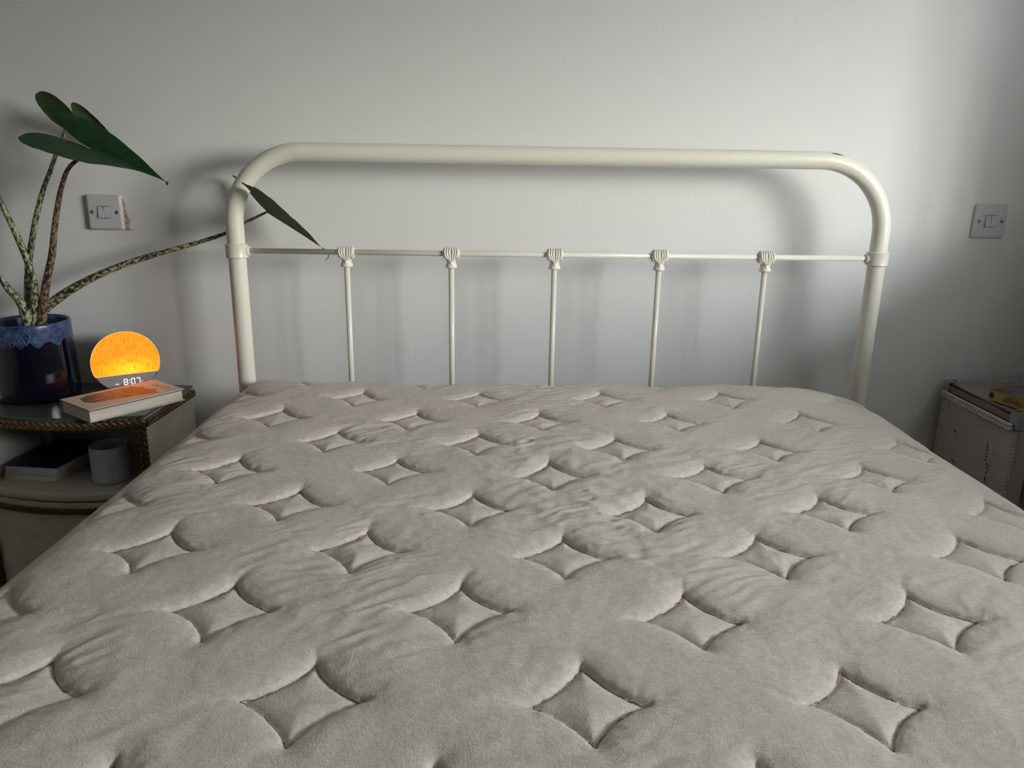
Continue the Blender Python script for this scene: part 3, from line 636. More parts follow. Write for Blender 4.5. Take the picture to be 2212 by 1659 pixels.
def leaf(A, T, F, B, stem, droop=.012, cup=.010, wave=.004, seed=1, tail=None, inn=INN):
    A, T, F, B = [np.array(pl_(p)) for p in (A, T, F, B)]; m = T - A
    lat = {1: ((F - A) + .68 * m) / .84, -1: ((B - A) + .68 * m) / .84}
    nrm = np.cross(m, lat[1] - lat[-1]); nrm /= np.linalg.norm(nrm)
    if nrm[2] < 0: nrm = -nrm
    n = 40; nc = 9; o2 = np.array(catmull([(a, b, 0) for a, b in OUT], n)); i2 = np.array(catmull([(a, b, 0) for a, b in inn], n))
    rg = np.random.RandomState(seed); ph = rg.rand(4) * 6
    mb = MB()
    for s in (1, -1):
        G = np.zeros((n, nc, 3))
        for j in range(nc):
            q = i2 + (o2 - i2) * (j / (nc - 1)); S, Tt = q[:, 0], np.maximum(q[:, 1], 0)
            bend = -droop * (np.maximum(S, 0) ** 2) * 1.0 - droop * .6 * np.minimum(S, 0) ** 2 + cup * np.sin(PI * np.clip(Tt, 0, 1)) * .9 + wave * np.sin(5 * S + ph[0] + s) * Tt
            vein = -.0012 * np.exp(-(Tt / .05) ** 2) * (S > -.02) + .0005 * np.cos((S * 1.0 + Tt * .55) * 38) * np.clip(Tt * 4, 0, 1)
            G[:, j] = A + S[:, None] * m + Tt[:, None] * lat[s] + nrm * (bend + vein)[:, None]
        g = G if s > 0 else G[:, ::-1]
        # orient so that the front side faces along nrm
        e1 = g[20, 1] - g[20, 0]; e2 = g[21, 0] - g[20, 0]
        if np.dot(np.cross(e1, e2), nrm) < 0: g = g[:, ::-1]
        mb.grid(g)
    me = mb.mesh('leaf', smooth=True)
    bm = bmesh.new(); bm.from_mesh(me); bmesh.ops.remove_doubles(bm, verts=bm.verts, dist=2e-5); bm.to_mesh(me); bm.free()
    o = link('leaf', me, stem, M['leaf'], smooth=True)
    # the midrib
    vb = MB(); vb.tube([tuple(A + m * s + nrm * (-droop * s * s - .0004)) for s in np.linspace(0, .96, 14)], [.0016 * (1 - .75 * s) for s in np.linspace(0, 1, 14)], 6); 
    if tail is not None:
        C = catmull([tuple(T - nrm * droop)] + [pl_(p) for p in tail], 14); vb.tube(C, [.0016 * (1 - .6 * k / 13) for k in range(14)], 6)
    vb.obj('vein', M['vein'], stem, smooth=True)
    return o
P1 = [(-1.083, 1.835, .695), (-1.066, 1.827, .75), (-1.046, 1.819, .808), (-1.018, 1.812, .879), (-1.001, 1.804, .931), (-.982, 1.797, .988), (-.96, 1.79, 1.04), (-.935, 1.783, 1.079), (-.895, 1.777, 1.107), (-.875, 1.77, 1.117)]
P2 = [(-1.113, 1.85, .695), (-1.113, 1.854, .766), (-1.105, 1.859, .837), (-1.097, 1.863, .879), (-1.074, 1.868, .96), (-1.05, 1.871, 1.024), (-1.023, 1.873, 1.078), (-1.003, 1.876, 1.122), (-.985, 1.878, 1.156), (-.969, 1.88, 1.199)]
P3 = [(-1.100, 1.83, .695), (-1.086, 1.823, .75), (-1.073, 1.817, .79), (-1.072, 1.81, .854), (-1.082, 1.803, .913), (-1.094, 1.798, .963), (-1.105, 1.793, 1.002), (-1.122, 1.789, 1.068), (-1.135, 1.784, 1.127), (-1.142, 1.78, 1.175)]
P4 = [(-1.102, 1.825, .695), (-1.1, 1.813, .73), (-1.103, 1.807, .767), (-1.122, 1.8, .802), (-1.133, 1.793, .828), (-1.171, 1.787, .893), (-1.21, 1.78, .956)]
P5 = [(-1.095, 1.84, .695), (-1.084, 1.842, .736), (-1.033, 1.844, .776), (-.973, 1.846, .812), (-.911, 1.848, .841), (-.85, 1.85, .864), (-.779, 1.852, .886), (-.702, 1.854, .908), (-.624, 1.858, .934), (-.578, 1.859, .959), (-.526, 1.858, .984)]
s1 = petiole(P1, .0135, .0033, M['petbrown']); s2 = petiole(P2, .0120, .0033, M['pet']); s3 = petiole(P3, .0125, .0040, M['pet']); s4 = petiole(P4, .0165, .0040, M['pet']); s5 = petiole(P5, .0165, .0028, M['pet'])
leaf((-.875, 1.77, 1.119), (-.697, 1.72, 1.056), (-.962, 1.655, 1.133), (-1.006, 1.85, 1.211), s1, seed=1, droop=.004, cup=.012, inn=INN3)
leaf((-.524, 1.857, .984), (-.394, 1.842, .905), (-.553, 1.765, 1.052), (-.622, 1.925, 1.067), s5, seed=2, droop=.002, cup=.002, wave=.002, tail=[(-.386, 1.842, .893), (-.382, 1.842, .882), (-.391, 1.842, .873)])
leaf((-.964, 1.885, 1.203), (-.945, 1.940, 1.125), (-1.034, 1.868, 1.236), (-.920, 1.895, 1.196), s2, seed=3, droop=.002, cup=.004, inn=INN2)
leaf((-1.142, 1.78, 1.175), (-1.28, 1.70, 1.09), (-1.15, 1.70, 1.245), (-1.0665, 1.78, 1.213), s3, seed=4)
leaf((-1.21, 1.78, .956), (-1.36, 1.72, .92), (-1.22, 1.68, 1.02), (-1.20, 1.86, 1.03), s4, seed=5)
MB().sphere(pl_((-.697, 1.719, 1.049)), (.0028, .0028, .0045), 8, 6).obj('dried_tip', M['driedtip'], plant, smooth=True)

# ------------------------------------------------------------------ sunrise lamp with clock
PS = math.radians(31.72); LR = .0785; LH = .048
lamp = tag(empty('alarm_clock_lamp', (-.9077, 1.8729, .5302), PS), 'round glowing orange sunrise lamp with a clock reading 8:07, behind the book', 'lamp')
# local: x along the disc, -y towards the bed, z up
LT = .032
def disc_pts(r, n=96): return [(r * math.cos(t), LR + r * math.sin(t)) for t in np.linspace(0, 2 * PI, n, endpoint=False)]
n = 96; rows = []
for r, y in ((LR - .030, LT), (LR - .020, LT - .003), (LR - .006, LT - .016), (LR, .006), (LR - .0006, .0018), (LR - .0020, .0012)): rows.append([(x, y, z) for x, z in disc_pts(r, n)])
sh = MB(); sh.grid([r_[::-1] for r_ in rows], None, closed=True); sh.f.append(tuple(range(n)))
zmin = .0
sh.obj('shell', M['shell'], lamp, smooth=True).data.set_sharp_from_angle(angle=.9)
MB().box(-.03, .03, .003, LT + .012, 0.0, .004).obj('foot', M['shell'], lamp, bevel=.001)
def mat_glow():
    m = bpy.data.materials.new('glowing_wood_grain'); m.use_nodes = True; N = m.node_tree.nodes; K = m.node_tree.links; p = N['Principled BSDF']; p.inputs['Roughness'].default_value = .6
    t = N.new('ShaderNodeTexCoord'); s = N.new('ShaderNodeSeparateXYZ'); K.new(t.outputs['Object'], s.inputs[0])
    # the light source sits low behind the panel: brightest there
    d = N.new('ShaderNodeVectorMath'); d.operation = 'SUBTRACT'; d.inputs[1].default_value = (.008, 0, .058); K.new(t.outputs['Object'], d.inputs[0])
    sc = N.new('ShaderNodeVectorMath'); sc.operation = 'MULTIPLY'; sc.inputs[1].default_value = (.62, 0, 1.25); K.new(d.outputs[0], sc.inputs[0])
    ln = N.new('ShaderNodeVectorMath'); ln.operation = 'LENGTH'; K.new(sc.outputs[0], ln.inputs[0])
    rp = N.new('ShaderNodeValToRGB'); e = rp.color_ramp.elements; e[0].position = 0.0; e[0].color = (1.0, .38, .008, 1); e[1].position = .050; e[1].color = (1.0, .166, .001, 1)
    x = e.new(.022); x.color = (1.0, .275, .003, 1)
    K.new(ln.outputs['Value'], rp.inputs[0])
    mp = N.new('ShaderNodeMapping'); mp.inputs['Scale'].default_value = (520, 1, 55); K.new(t.outputs['Object'], mp.inputs['Vector'])
    nz = N.new('ShaderNodeTexNoise'); nz.inputs['Scale'].default_value = 1.0; nz.inputs['Detail'].default_value = 4; K.new(mp.outputs[0], nz.inputs['Vector'])
    r2 = N.new('ShaderNodeValToRGB'); r2.color_ramp.elements[0].position = .30; r2.color_ramp.elements[0].color = (.30, .22, .15, 1); r2.color_ramp.elements[1].position = .50; r2.color_ramp.elements[1].color = (1, 1, 1, 1)
    K.new(nz.outputs['Fac'], r2.inputs[0])
    mu = N.new('ShaderNodeMix'); mu.data_type = 'RGBA'; mu.blend_type = 'MULTIPLY'; mu.inputs['Factor'].default_value = 1; K.new(rp.outputs[0], mu.inputs[6]); K.new(r2.outputs[0], mu.inputs[7])
    K.new(mu.outputs[2], p.inputs['Emission Color']); p.inputs['Emission Strength'].default_value = LAMP_STRENGTH; p.inputs['Base Color'].default_value = (.04, .015, .003, 1)
    return m
M['glow'] = mat_glow()
M['glowrim'] = emitter('glowing_rim', (1.0, .20, .045), LAMP_STRENGTH * 1.1)
def cut_disc(r, zlo, zhi, n=120):
    P = []
    for t in np.linspace(0, 2 * PI, n, endpoint=False): P.append((r * math.cos(t), min(max(LR + r * math.sin(t), zlo), zhi)))
    Q = [P[0]]
    for p in P[1:]:
        if abs(p[0] - Q[-1][0]) + abs(p[1] - Q[-1][1]) > 1e-6: Q.append(p)
    return Q
def face_plate(poly, y0, y1):
    n = len(poly); v = [(x, y0, z) for x, z in poly] + [(x, y1, z) for x, z in poly]
    return MB().add(v, [tuple(range(n)), tuple(reversed(range(n, 2 * n)))] + [(i, n + i, n + (i + 1) % n, (i + 1) % n) for i in range(n)])
def seg_cut(r, zcut, upper):
    t0 = math.asin((zcut - LR) / r); ts = np.linspace(t0, PI - t0, 80) if upper else np.linspace(PI - t0, 2 * PI + t0, 60)
    return [(r * math.cos(t), LR + r * math.sin(t)) for t in ts]
face_plate(seg_cut(LR - .0022, LH, True), 0.0002, .002).obj('light_panel', M['glow'], lamp)
rim = seg_cut(LR - .0008, LH, True); MB().tube([(x, .0006, z) for x, z in rim + [rim[0]]], .0010, 6).obj('lit_rim', M['glowrim'], lamp, smooth=True)
face_plate(seg_cut(LR - .0026, LH - .0006, False), 0.0000, .002).obj('clock_panel', M['clockpanel'], lamp)
M['led'] = emitter('white_led', (.92, .90, 1.0), 1.15); M['leddim'] = emitter('dim_led', (.75, .70, .75), .6)
SEGS = {'8': 'abcdefg', '0': 'abcdef', '7': 'abcf'}
def digit(ch, cx, cz, w, h, t):
    mb = MB(); g = t * .45; hx, hz = w / 2, h / 2
    R = {'a': (-hx + g, hx - g, hz - t, hz), 'g': (-hx + g, hx - g, -t / 2, t / 2), 'd': (-hx + g, hx - g, -hz, -hz + t), 'f': (-hx, -hx + t, g, hz - g), 'b': (hx - t, hx, g, hz - g), 'e': (-hx, -hx + t, -hz + g, -g), 'c': (hx - t, hx, -hz + g, -g)}
    for k in ch:
        x0, x1, z0, z1 = R[k]; mb.box(cx + x0, cx + x1, -.0004, .0003, cz + z0, cz + z1)
    return mb
for c_, cx in (('8', -.0055), ('0', .0112), ('7', .0232)):
    o = digit(SEGS[c_] if c_ != '7' else 'abc', cx, .0280, .0092, .0160, .0016).obj('digit', M['led'], lamp)
MB().box(.0022, .0040, -.0004, .0003, .0305, .0323).box(.0022, .0040, -.0004, .0003, .0235, .0253).obj('colon', M['led'], lamp)
# stroke letters: polylines on a 0..1 grid
GL = {'P': [[(0, 0), (0, 1), (.75, 1), (1, .85), (1, .62), (.75, .48), (0, .48)]], 'M': [[(0, 0), (0, 1), (.5, .35), (1, 1), (1, 0)]], 'I': [[(.5, 0), (.5, 1)], [(.2, 0), (.8, 0)], [(.2, 1), (.8, 1)]],
      'O': [[(.5 + .5 * math.sin(t), .5 + .5 * math.cos(t)) for t in np.linspace(0, 2 * PI, 15)]], 'C': [[(.5 + .5 * math.sin(t), .5 + .5 * math.cos(t)) for t in np.linspace(.75, 2 * PI - .75, 13)]],
      'S': [[(.92, .80), (.75, .97), (.45, 1), (.15, .9), (.1, .72), (.3, .56), (.7, .45), (.9, .28), (.82, .08), (.5, 0), (.2, .03), (.05, .22)]],
      'B': [[(0, 0), (0, 1), (.65, 1), (.88, .88), (.88, .65), (.65, .53), (0, .53)], [(.65, .53), (1, .4), (1, .14), (.75, 0), (0, 0)]], 'L': [[(.1, 1), (.1, 0), (.9, 0), (.95, .2)]],
      'E': [[(.9, .85), (.9, 1), (.1, 1), (.1, 0), (.9, 0), (.92, .18)], [(.1, .52), (.65, .52)]], 'R': [[(.1, 0), (.1, 1), (.7, 1), (.92, .85), (.9, .62), (.65, .5), (.1, .5)], [(.5, .5), (1.05, 0)]],
      'A': [[(-.02, 0), (.5, 1), (1.02, 0)], [(.2, .36), (.8, .36)], [(-.12, 0), (.1, 0)], [(.88, 0), (1.14, 0)]], 'T': [[(.5, 0), (.5, 1)], [(0, .85), (0, 1), (1, 1), (1, .85)], [(.3, 0), (.7, 0)]], 'U': [[(.1, 1), (.1, .3), (.3, .03), (.6, 0), (.85, .2), (.9, .45), (.9, 1)]]}
def write(mb, text, x0, x1, zb, h, th, to3, zbase=None, hs=None, gap=.22):
    """flat stroke lettering from x0 to x1; to3(x, z) places a point on the surface"""
    n = len(text); cw_ = (x1 - x0) / (n - gap)
    for i, c_ in enumerate(text):
        hh_ = h if hs is None else hs[i]; zz = zb if zbase is None else zbase[i]; ww = cw_ * (1 - gap)
        for pl2 in GL[c_]:
            for (a, b) in zip(pl2[:-1], pl2[1:]):
                p = np.array((x0 + i * cw_ + a[0] * ww, zz + a[1] * hh_)); q = np.array((x0 + i * cw_ + b[0] * ww, zz + b[1] * hh_)); d = q - p; L = np.linalg.norm(d)
                if L < 1e-7: continue
                d /= L; t_ = th * (1.35 if abs(d[1]) > .6 else .7) / 2; nn_ = np.array((-d[1], d[0])) * t_; e_ = d * t_ * .6
                mb.add([to3(*(p - nn_ - e_)), to3(*(q - nn_ + e_)), to3(*(q + nn_ + e_)), to3(*(p + nn_ - e_))], [(0, 1, 2, 3)])
    return mb
write(MB(), 'PM', -.0297, -.0222, .0216, .0046, .0007, lambda x, z: (x, -.0003, z)).obj('pm_sign', M['leddim'], lamp)
hm = MB()
for k, (dx, dz) in enumerate([(-.0022, .0018), (-.0012, .0026), (.0012, .0026), (.0022, .0018), (0, .0016), (-.0014, .0004), (.0014, .0004), (0, -.0002), (0, -.0018), (-.0008, -.001), (.0008, -.001)]): hm.box(.0324 + dx - .0004, .0324 + dx + .0004, -.0003, .0003, .0244 + dz - .0004, .0244 + dz + .0004)
hm.obj('status_icon', M['leddim'], lamp)

# ------------------------------------------------------------------ hardback book on the glass
BKA = .9126; BL, BW, BT = .228, .136, .030
book = tag(empty('hardback_book', (-.866, 1.757, .5302), BKA), 'cream hardback with an orange cover picture lying in front of the lamp', 'book')
ct = .0022
MB().box(-BL / 2, BL / 2, -BW / 2, BW / 2, 0, ct).obj('back_cover', M['cover'], book, bevel=.0006)
o = MB().box(-BL / 2, BL / 2, -BW / 2, BW / 2, BT - ct, BT).obj('front_cover', M['cover'], book, bevel=.0006)
MB().box(-BL / 2 + .002, BL / 2 - .002, -BW / 2 + .001, BW / 2 - .004, BT - ct - .0020, BT - ct).obj('endpaper', M['lining'], book)
sp2 = [(BW / 2 - .004 + .0055 * math.sin(t), BT / 2 - (BT / 2) * math.cos(t)) for t in np.linspace(0, PI, 9)]
rows = [[(-BL / 2, y, z) for y, z in sp2], [(BL / 2, y, z) for y, z in sp2]]
rows_in = [[(BL / 2, y - .0022, .5 * BT + (z - .5 * BT) * .88) for y, z in sp2], [(-BL / 2, y - .0022, .5 * BT + (z - .5 * BT) * .88) for y, z in sp2]]
MB().grid(rows + rows_in + [rows[0]]).obj('spine', M['cover'], book, smooth=True)
pg = [(BW / 2 - .004, ct), (BW / 2 - .004, BT - ct - .0020), (-BW / 2 + .005, BT - ct - .0020), (-BW / 2 + .0065, BT * .5), (-BW / 2 + .005, ct)]
mbp = MB(); mbp.grid([[(-BL / 2 + .003, y, z) for y, z in pg], [(BL / 2 - .003, y, z) for y, z in pg]], None, closed=True)
mbp.f.append(tuple(range(5))); mbp.f.append(tuple(reversed(range(5, 10)))); mbp.obj('page_block', M['paper'], book)
PIC = [(-.0844, .0346), (-.0638, .0485), (-.023, .0505), (.0152, .0490), (.0428, .0470), (.0531, .0284), (.0654, .024), (.0571, .0151), (.0609, -.0111), (.0737, -.0227), (.059, -.0315), (.0586, -.0540), (.0453, -.0490), (.0153, -.0387), (-.0263, -.0291), (-.0806, -.0193), (-.0909, .0005)]
def mat_print():
    m = bpy.data.materials.new('feather_print'); m.use_nodes = True; N = m.node_tree.nodes; K = m.node_tree.links; p = N['Principled BSDF']; p.inputs['Roughness'].default_value = .5
    t = N.new('ShaderNodeTexCoord'); mp = N.new('ShaderNodeMapping'); mp.inputs['Scale'].default_value = (10, 55, 1); mp.inputs['Rotation'].default_value = (0, 0, -.25); K.new(t.outputs['Object'], mp.inputs['Vector'])
    nz = N.new('ShaderNodeTexNoise'); nz.inputs['Scale'].default_value = 1.6; nz.inputs['Detail'].default_value = 3; K.new(mp.outputs[0], nz.inputs['Vector'])
    s = N.new('ShaderNodeSeparateXYZ'); K.new(t.outputs['Object'], s.inputs[0])
    ma = N.new('ShaderNodeMath'); ma.operation = 'MULTIPLY_ADD'; ma.inputs[1].default_value = 3.2; ma.inputs[2].default_value = 0.02; K.new(s.outputs['X'], ma.inputs[0])
    ad = N.new('ShaderNodeMath'); ad.operation = 'ADD'; K.new(nz.outputs['Fac'], ad.inputs[0]); K.new(ma.outputs[0], ad.inputs[1])
    r = N.new('ShaderNodeValToRGB'); e = r.color_ramp.elements; e[0].position = .25; e[0].color = (.10, .11, .075, 1); e[1].position = .70; e[1].color = (.46, .13, .035, 1)
    for q, c in ((.42, (.17, .14, .08)), (.47, (.50, .38, .25)), (.52, (.30, .14, .05))): x = e.new(q); x.color = (*c, 1)
    K.new(ad.outputs[0], r.inputs[0]); K.new(r.outputs[0], p.inputs['Base Color']); return m
M['print'] = mat_print()
MB().prism([(x, y) for x, y in reversed(PIC)], BT, BT + .00025).obj('cover_picture', M['print'], book)
tx = MB()
for (a, b) in (((.0830, .0225), (.0900, -.0500)), ((.0900, .0200), (.0950, -.0480)), ((.0865, .0110), (.0905, -.0350))):
    n_ = 9
    for k in range(n_):
        if k in (3, 6): continue
        u0, u1 = k / n_, (k + .8) / n_
        x0, y0, x1, y1 = a[0] + (b[0] - a[0]) * u0, a[1] + (b[1] - a[1]) * u0, a[0] + (b[0] - a[0]) * u1, a[1] + (b[1] - a[1]) * u1
        tx.add([(x0 - .0008, y0, BT + .0002), (x0 + .0008, y0, BT + .0002), (x1 + .0008, y1, BT + .0002), (x1 - .0008, y1, BT + .0002)], [(0, 3, 2, 1)])
tx.obj('cover_lettering', M['ink'], book)

# ------------------------------------------------------------------ things on the shelf
def slab(L, W, T, rc, n=6):
    P = []
    for sx, sy, t0 in ((1, 1, 0), (-1, 1, 90), (-1, -1, 180), (1, -1, 270)):
        for k in range(n + 1):
            t = math.radians(t0 + 90 * k / n); P.append((sx * (L / 2 - rc) + rc * math.cos(t), sy * (W / 2 - rc) + rc * math.sin(t)))
    return P
b2 = tag(empty('paperback_book', (-1.096, 1.828, .3452), math.radians(-6)), 'thin ivory-edged book lying under the black notebook on the shelf', 'book')
MB().prism(slab(.134, .184, .0135, .002), .0, .0006).obj('back_cover', M['shelf'], b2)
MB().prism(slab(.131, .181, .0135, .001), .0006, .0128).obj('page_block', M['ivory'], b2)
MB().prism(slab(.134, .184, .0135, .002), .0128, .0136).obj('front_cover', M['shelf'], b2)
b1 = tag(empty('notebook', (-1.093, 1.836, .3589), math.radians(-8)), 'black-covered notebook with lilac page edges on top of the shelf pile', 'notebook')
MB().prism(slab(.142, .188, .02, .009), .0, .0010).obj('back_cover', M['lilac'], b1)
MB().prism(slab(.141, .187, .02, .009), .0010, .0185).obj('page_block', M['lilac'], b1)
MB().prism(slab(.142, .188, .02, .009), .0185, .0205).obj('front_cover', M['black'], b1)
mk_ = MB()
for pts_ in ([(-.06, .03), (-.02, .045), (.03, .03), (.06, .05)], [(-.065, -.06), (-.02, -.068), (.03, -.055), (.06, -.06)], [(-.05, -.03), (.0, -.045), (.05, -.02)]):
    mk_.tube([(x, y, .0206) for x, y, _ in catmull([(a, b, 0) for a, b in pts_], 24)], .0003, 4)
mk_.obj('cover_lines', M['mark'], b1)
cup = tag(empty('ceramic_cup', (-.915, 1.750, .3452)), 'plain pale grey straight-sided cup on the cabinet shelf', 'cup')
MB().lathe([(0, .0008), (.0400, .0008), (.0420, .0020), (.0428, .006), (.0428, .088), (.0424, .0895), (.0412, .0900), (.0402, .0893), (.0398, .087), (.0398, .010), (.036, .006), (0, .006)], 72).obj('body', M['cup'], cup, smooth=True).data.set_sharp_from_angle(angle=1.1)

# ------------------------------------------------------------------ light switches
def rrect(w, h, r, n=6):
    P = []
    for sx, sy, t0 in ((1, 1, 0), (-1, 1, 90), (-1, -1, 180), (1, -1, 270)):
        for k in range(n + 1):
            t = math.radians(t0 + 90 * k / n); P.append((sx * (w / 2 - r) + r * math.cos(t), sy * (h / 2 - r) + r * math.sin(t)))
    return P
def switch(name, label, x, z, depth, front_r, gang_dark):
    """wall plate facing -y: stacked rounded outlines give the curved rim"""
    e_ = tag(empty(name, (x, BACK, z)), label, 'light switch', 'twin rocker light switches on the bed wall')
    rows = []
    for ins, y in ((0, 0), (0, -depth * .45), (.0006, -depth * .7), (.002, -depth * .88), (.0045, -depth * .97), (.008, -depth)):
        rows.append([(px, y, pz) for px, pz in rrect(.086 - 2 * ins, .086 - 2 * ins, max(.006 - ins * .4, .003))])
    mb = MB().grid([r[::-1] for r in rows][::1], None, closed=True); nn = len(rows[0])
    # face with a recess for the rockers
    o = len(mb.v) - nn; mb.f.append(tuple(o + k for k in range(nn)))
    mb.obj('plate', M['plastic'], e_, smooth=True).data.set_sharp_from_angle(angle=.6)
    MB().box(-.0148, .0148, -depth - .0002, -depth + .001, -.0152, .0152).obj('recess', M['dark'], e_)
    for s, tilt in ((-1, -.085), (1, .085)):
        r = MB().box(-.0068, .0068, -.0026, .001, -.0140, .0140).obj('rocker', M['plastic'], e_, bevel=.0007)
        r.location = (s * .0072, -depth - .0004, 0); r.rotation_euler = (tilt, 0, 0)
    for s in (-1, 1):
        sc_ = MB().lathe([(0, .0004), (.0024, .0004), (.0031, 0), (.0031, -.001)], 20, (0, 0, 0)).mesh('screw', xf=Matrix.Rotation(PI / 2, 4, 'X'))
        so = link('screw', sc_, e_, M['screw'], smooth=True); so.location = (s * .0300, -depth - .0003, 0)
        MB().box(-.0026, .0026, -.0007, -.0003, -.0004, .0004).obj('slot', M['dark'], so)
        MB().lathe([(.0031, 0), (.0042, .0002), (.0042, -.0004)], 20).obj('screw_hole', M['dark'], so, xf=Matrix.Rotation(PI / 2, 4, 'X'))
    return e_
switch('light_switch', 'white twin light switch beside broken plaster, near the plant', -.9555, .9725, .013, 0, False)
switch('light_switch', 'white twin light switch in intact wall, above the pink cabinet', 1.3035, .9810, .009, 0, False)
# broken plaster beside the left switch
pm2 = MB(); nseg = 16; Lp, Rp = [], []
for k in range(nseg + 1):
    t = k / nseg; z = 1.006 - .078 * t
    Lp.append((-.9120, BACK - .0012, z)); Rp.append((-.9105 + .010 * min(1, t * 1.6) * (1 + .35 * rr_.uniform(-1, 1)) + (.006 if k == nseg else 0), BACK - .0005, z))
pm2.grid(np.stack([np.array(Lp), np.array([((a[0] + b[0]) / 2, BACK - .0035 * (.4 + rr_.random()), a[2]) for a, b in zip(Lp, Rp)]), np.array(Rp)], 1))
pmo = pm2.obj('broken_plaster', M['plaster'], None); pmo.parent = bpy.data.objects['wall_back']

# ------------------------------------------------------------------ pink cabinet on the right
KX, KY, KW, KD, KT = 1.252, 1.950, .215, .318, .5555
k2 = tag(empty('bedside_chest', (KX, KY, 0), math.radians(-2.0)), 'pink woven chest cabinet with steel corners and glass top, right of the bed', 'cabinet')
# local x to the right, front at -KD
ribbed([(0, -.002), (0, -KD)][::1], .02, KT - .040, .0050, .0013, .010).obj('side_panel', M['pinkwicker'], k2, smooth=True)
ribbed([(KW, -KD), (KW, -.002)], .02, KT - .040, .0050, .0013, .010).obj('side_panel', M['pinkwicker'], k2, smooth=True)
MB().box(.004, KW - .004, -.012, -.002, .02, KT - .02).obj('back_board', M['pink'], k2)
MB().box(.002, .034, -KD - .006, -KD + .012, .02, KT - .036).obj('stile', M['pink'], k2, bevel=.002)
MB().box(KW - .04, KW - .002, -KD - .006, -KD + .012, .02, KT - .036).obj('stile', M['pink'], k2, bevel=.002)
MB().box(.034, KW - .04, -KD - .004, -KD + .010, KT - .062, KT - .036).obj('top_rail', M['pink'], k2, bevel=.002)
MB().box(.010, KW - .010, -KD + .008, -.012, .310, .322).obj('inner_shelf', M['pink'], k2)
MB().box(.012, .016, -KD + .012, -.012, .322, KT - .036).obj('inner_lining', M['dark'], k2)  # near-black sheets that make the inside of the open front dark
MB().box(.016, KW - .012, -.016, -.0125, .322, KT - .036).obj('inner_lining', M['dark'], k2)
MB().box(-.001, KW + .001, -KD - .001, -.001, KT - .024, KT - .0075).obj('lid_board', M['rawwood'], k2, bevel=.0015)
MB().box(.002, KW - .002, -KD + .002, -.002, KT - .0015, KT).obj('lid_top', M['pinktop'], k2)
MB().box(-.0005, KW + .0005, -KD - .0005, -.0015, KT - .0072, KT - .0015).obj('glass_top', M['tealglass'], k2, bevel=.0008)
plait([(-.001, -.012, KT - .033), (-.001, -KD + .012, KT - .033)], (-1, 0, 0), .0220, .014, .036, 8, .165).obj('side_plait', M['pinkbraid'], k2, smooth=True)
plait([(.003, -KD + .004, KT - .05), (.003, -KD + .004, .03)], (-1, -.2, 0), .013, .004, .03).obj('corner_plait', M['pinkwicker'], k2, smooth=True)
for yy, s in ((-.006, 1), (-KD + .004, -1)):
    mb = MB()
    y0, y1 = (yy - .022, yy + .004) if s > 0 else (yy - .008, yy + .024)
    mb.box(-.0045, -.0020, y0, y1, KT - .033, KT + .003)
    if s < 0: mb.box(-.0045, .030, y0, y0 + .0025, KT - .033, KT + .003)
    else: mb.box(-.0045, .030, y1 - .0025, y1, KT - .033, KT + .003)
    mb.box(-.0045, .026 if s < 0 else .014, y0, y1, KT + .0006, KT + .003)
    cn = mb.obj('steel_corner', M['steel'], k2, bevel=.0009)
    MB().sphere((-.0048, (y0 + y1) / 2 + s * .004, KT - .026), (.0016, .0028, .0028), 12, 8).obj('rivet', M['dark'], cn, smooth=True)
ledge = [(-.004, -KD - .002), (-.004, -KD - .060), (.006, -KD - .072), (KW - .006, -KD - .072), (KW + .002, -KD - .060), (KW + .002, -KD - .002)]
MB().prism(ledge, .02, .3200).obj('front_ledge', M['pinkwicker'], k2, bevel=.004)
hm2 = MB()
for (u, z) in [(.225, .455), (.226, .447), (.2265, .439), (.227, .430), (.2275, .421), (.228, .412), (.243, .402), (.244, .392), (.236, .405), (.2365, .396), (.2375, .383), (.238, .372), (.2385, .366), (.244, .362), (.085, .440), (.088, .438), (.095, .362), (.1, .360), (.106, .358), (.04, .497), (.18, .345)]:
    hm2.box(-.0022, -.0008, -u - .0014, -u + .0014, z - .0020, z + .0020)
hm2.obj('worn_hole', M['dark'], k2)['kind'] = 'stuff'

# ------------------------------------------------------------------ things on the pink cabinet
SD = Vector((.275, -.961, 0)).normalized(); SN = Vector((.961, .275, 0))
ob = tag(empty('paperback_novel', (1.2455, 1.7600, .5590), math.atan2(SN.y, SN.x)), 'thick paperback with ochre spine and colourful cover on the pink cabinet', 'book')
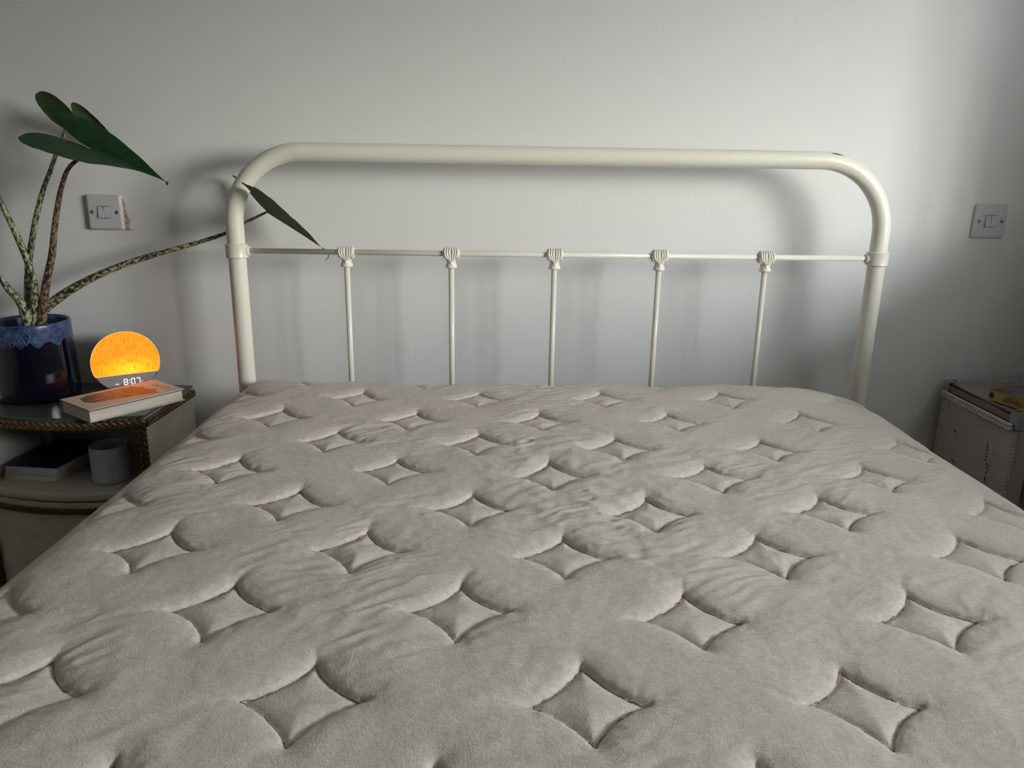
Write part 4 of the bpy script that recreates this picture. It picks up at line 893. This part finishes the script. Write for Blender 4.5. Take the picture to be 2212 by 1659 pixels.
# local x: away from the spine, local -y: along the spine towards the bed's foot
NL, NW, NT = .196, .128, .0265
MB().box(.0006, NW - .002, -NL + .001, -.001, .0006, NT - .0006).obj('page_block', M['paper'], ob)
MB().box(-.0002, .0006, -NL, 0, 0, NT).obj('spine', M['spine'], ob)
MB().box(.0006, NW, -NL, 0, 0, .0006).obj('back_cover', M['spine'], ob)
def mat_cover():
    m = bpy.data.materials.new('painted_cover'); m.use_nodes = True; N = m.node_tree.nodes; K = m.node_tree.links; p = N['Principled BSDF']; p.inputs['Roughness'].default_value = .4
    t = N.new('ShaderNodeTexCoord'); nz = N.new('ShaderNodeTexNoise'); nz.inputs['Scale'].default_value = 22; nz.inputs['Detail'].default_value = 3; nz.inputs['Distortion'].default_value = .6; K.new(t.outputs['Object'], nz.inputs['Vector'])
    r = N.new('ShaderNodeValToRGB'); e = r.color_ramp.elements; e[0].position = .33; e[0].color = (.015, .12, .15, 1); e[1].position = .66; e[1].color = (.03, .13, .19, 1)
    for q, c in ((.40, (.03, .10, .12)), (.43, (.15, .02, .03)), (.50, (.17, .03, .04)), (.55, (.05, .018, .03)), (.595, (.30, .22, .25)), (.61, (.045, .02, .04))): x = e.new(q); x.color = (*c, 1)
    K.new(nz.outputs['Fac'], r.inputs[0]); K.new(r.outputs[0], p.inputs['Base Color']); return m
MB().box(-.0002, NW, -NL, 0, NT - .0006, NT).obj('front_cover', mat_cover(), ob)
sp3 = lambda x, z: (-.0005, -x, z)
mb = MB(); ring_ = [sp3(.0085 + .0072 * math.cos(t), .0130 + .0072 * math.sin(t)) for t in np.linspace(0, 2 * PI, 28, endpoint=False)]
mb.add(ring_, [tuple(range(28))]); mb.obj('emblem', M['black'], ob)
mb = MB()
for x, z, w, h in ((.0085, .0165, .0022, .0016), (.0080, .0135, .0012, .0022), (.0085, .0098, .0016, .0022), (.0108, .0130, .0010, .0018)): mb.add([(-.0007, -(x - w / 2), z - h / 2), (-.0007, -(x + w / 2), z - h / 2), (-.0007, -(x + w / 2), z + h / 2), (-.0007, -(x - w / 2), z + h / 2)], [(0, 1, 2, 3)])
mb.obj('emblem_mark', M['mark'], ob)
mb = MB()
arc = [.0152 + .0022 * math.sin(PI * (i + .5) / 10) for i in range(10)]
write(mb, 'IMPOSSIBLE', .0485, .0850, 0, .0042, .00055, sp3, zbase=arc, hs=[.0046 - .0006 * math.sin(PI * (i + .5) / 10) for i in range(10)])
write(mb, 'CREATURES', .0405, .0925, 0, .009, .0011, sp3, zbase=[.0045, .0062, .0066, .0060, .0058, .0056, .0056, .0058, .0042], hs=[.0120, .0085, .0080, .0100, .0086, .0084, .0080, .0080, .0130])
mb.obj('title', M['ink'], ob)
# jewellery
rg_ = tag(empty('gold_hoop', (1.382, 1.900, KT + .0004)), 'small gold hoop earrings lying behind the novel on the pink cabinet', 'jewellery')
for dx, dy, r_, a_ in ((-.007, 0, .0085, .45), (.008, .004, .0085, -.35)):
    pts_ = [(dx + r_ * math.cos(t), dy + r_ * math.sin(t), .0022 + .003 * (1 + math.sin(t + a_))) for t in np.linspace(0, 2 * PI, 32)]
    MB().tube(pts_, .0014, 8, caps=False).obj('hoop', M['yellow'], rg_, smooth=True)
cn_ = tag(empty('gold_chain', (1.262, 1.668, KT + .0035)), 'little heap of gold chain beside the front steel corner of the pink cabinet', 'jewellery')
for k in range(9):
    t = k * .75; cx, cy = .006 * math.cos(t) + k * .0014, .005 * math.sin(t)
    pts_ = [(cx + .0026 * math.cos(q), cy + .0018 * math.sin(q), .0012 + .0008 * math.sin(q + k)) for q in np.linspace(0, 2 * PI, 12)]
    MB().tube(pts_, .0006, 6, caps=False).obj('link', M['yellow'], cn_, smooth=True)
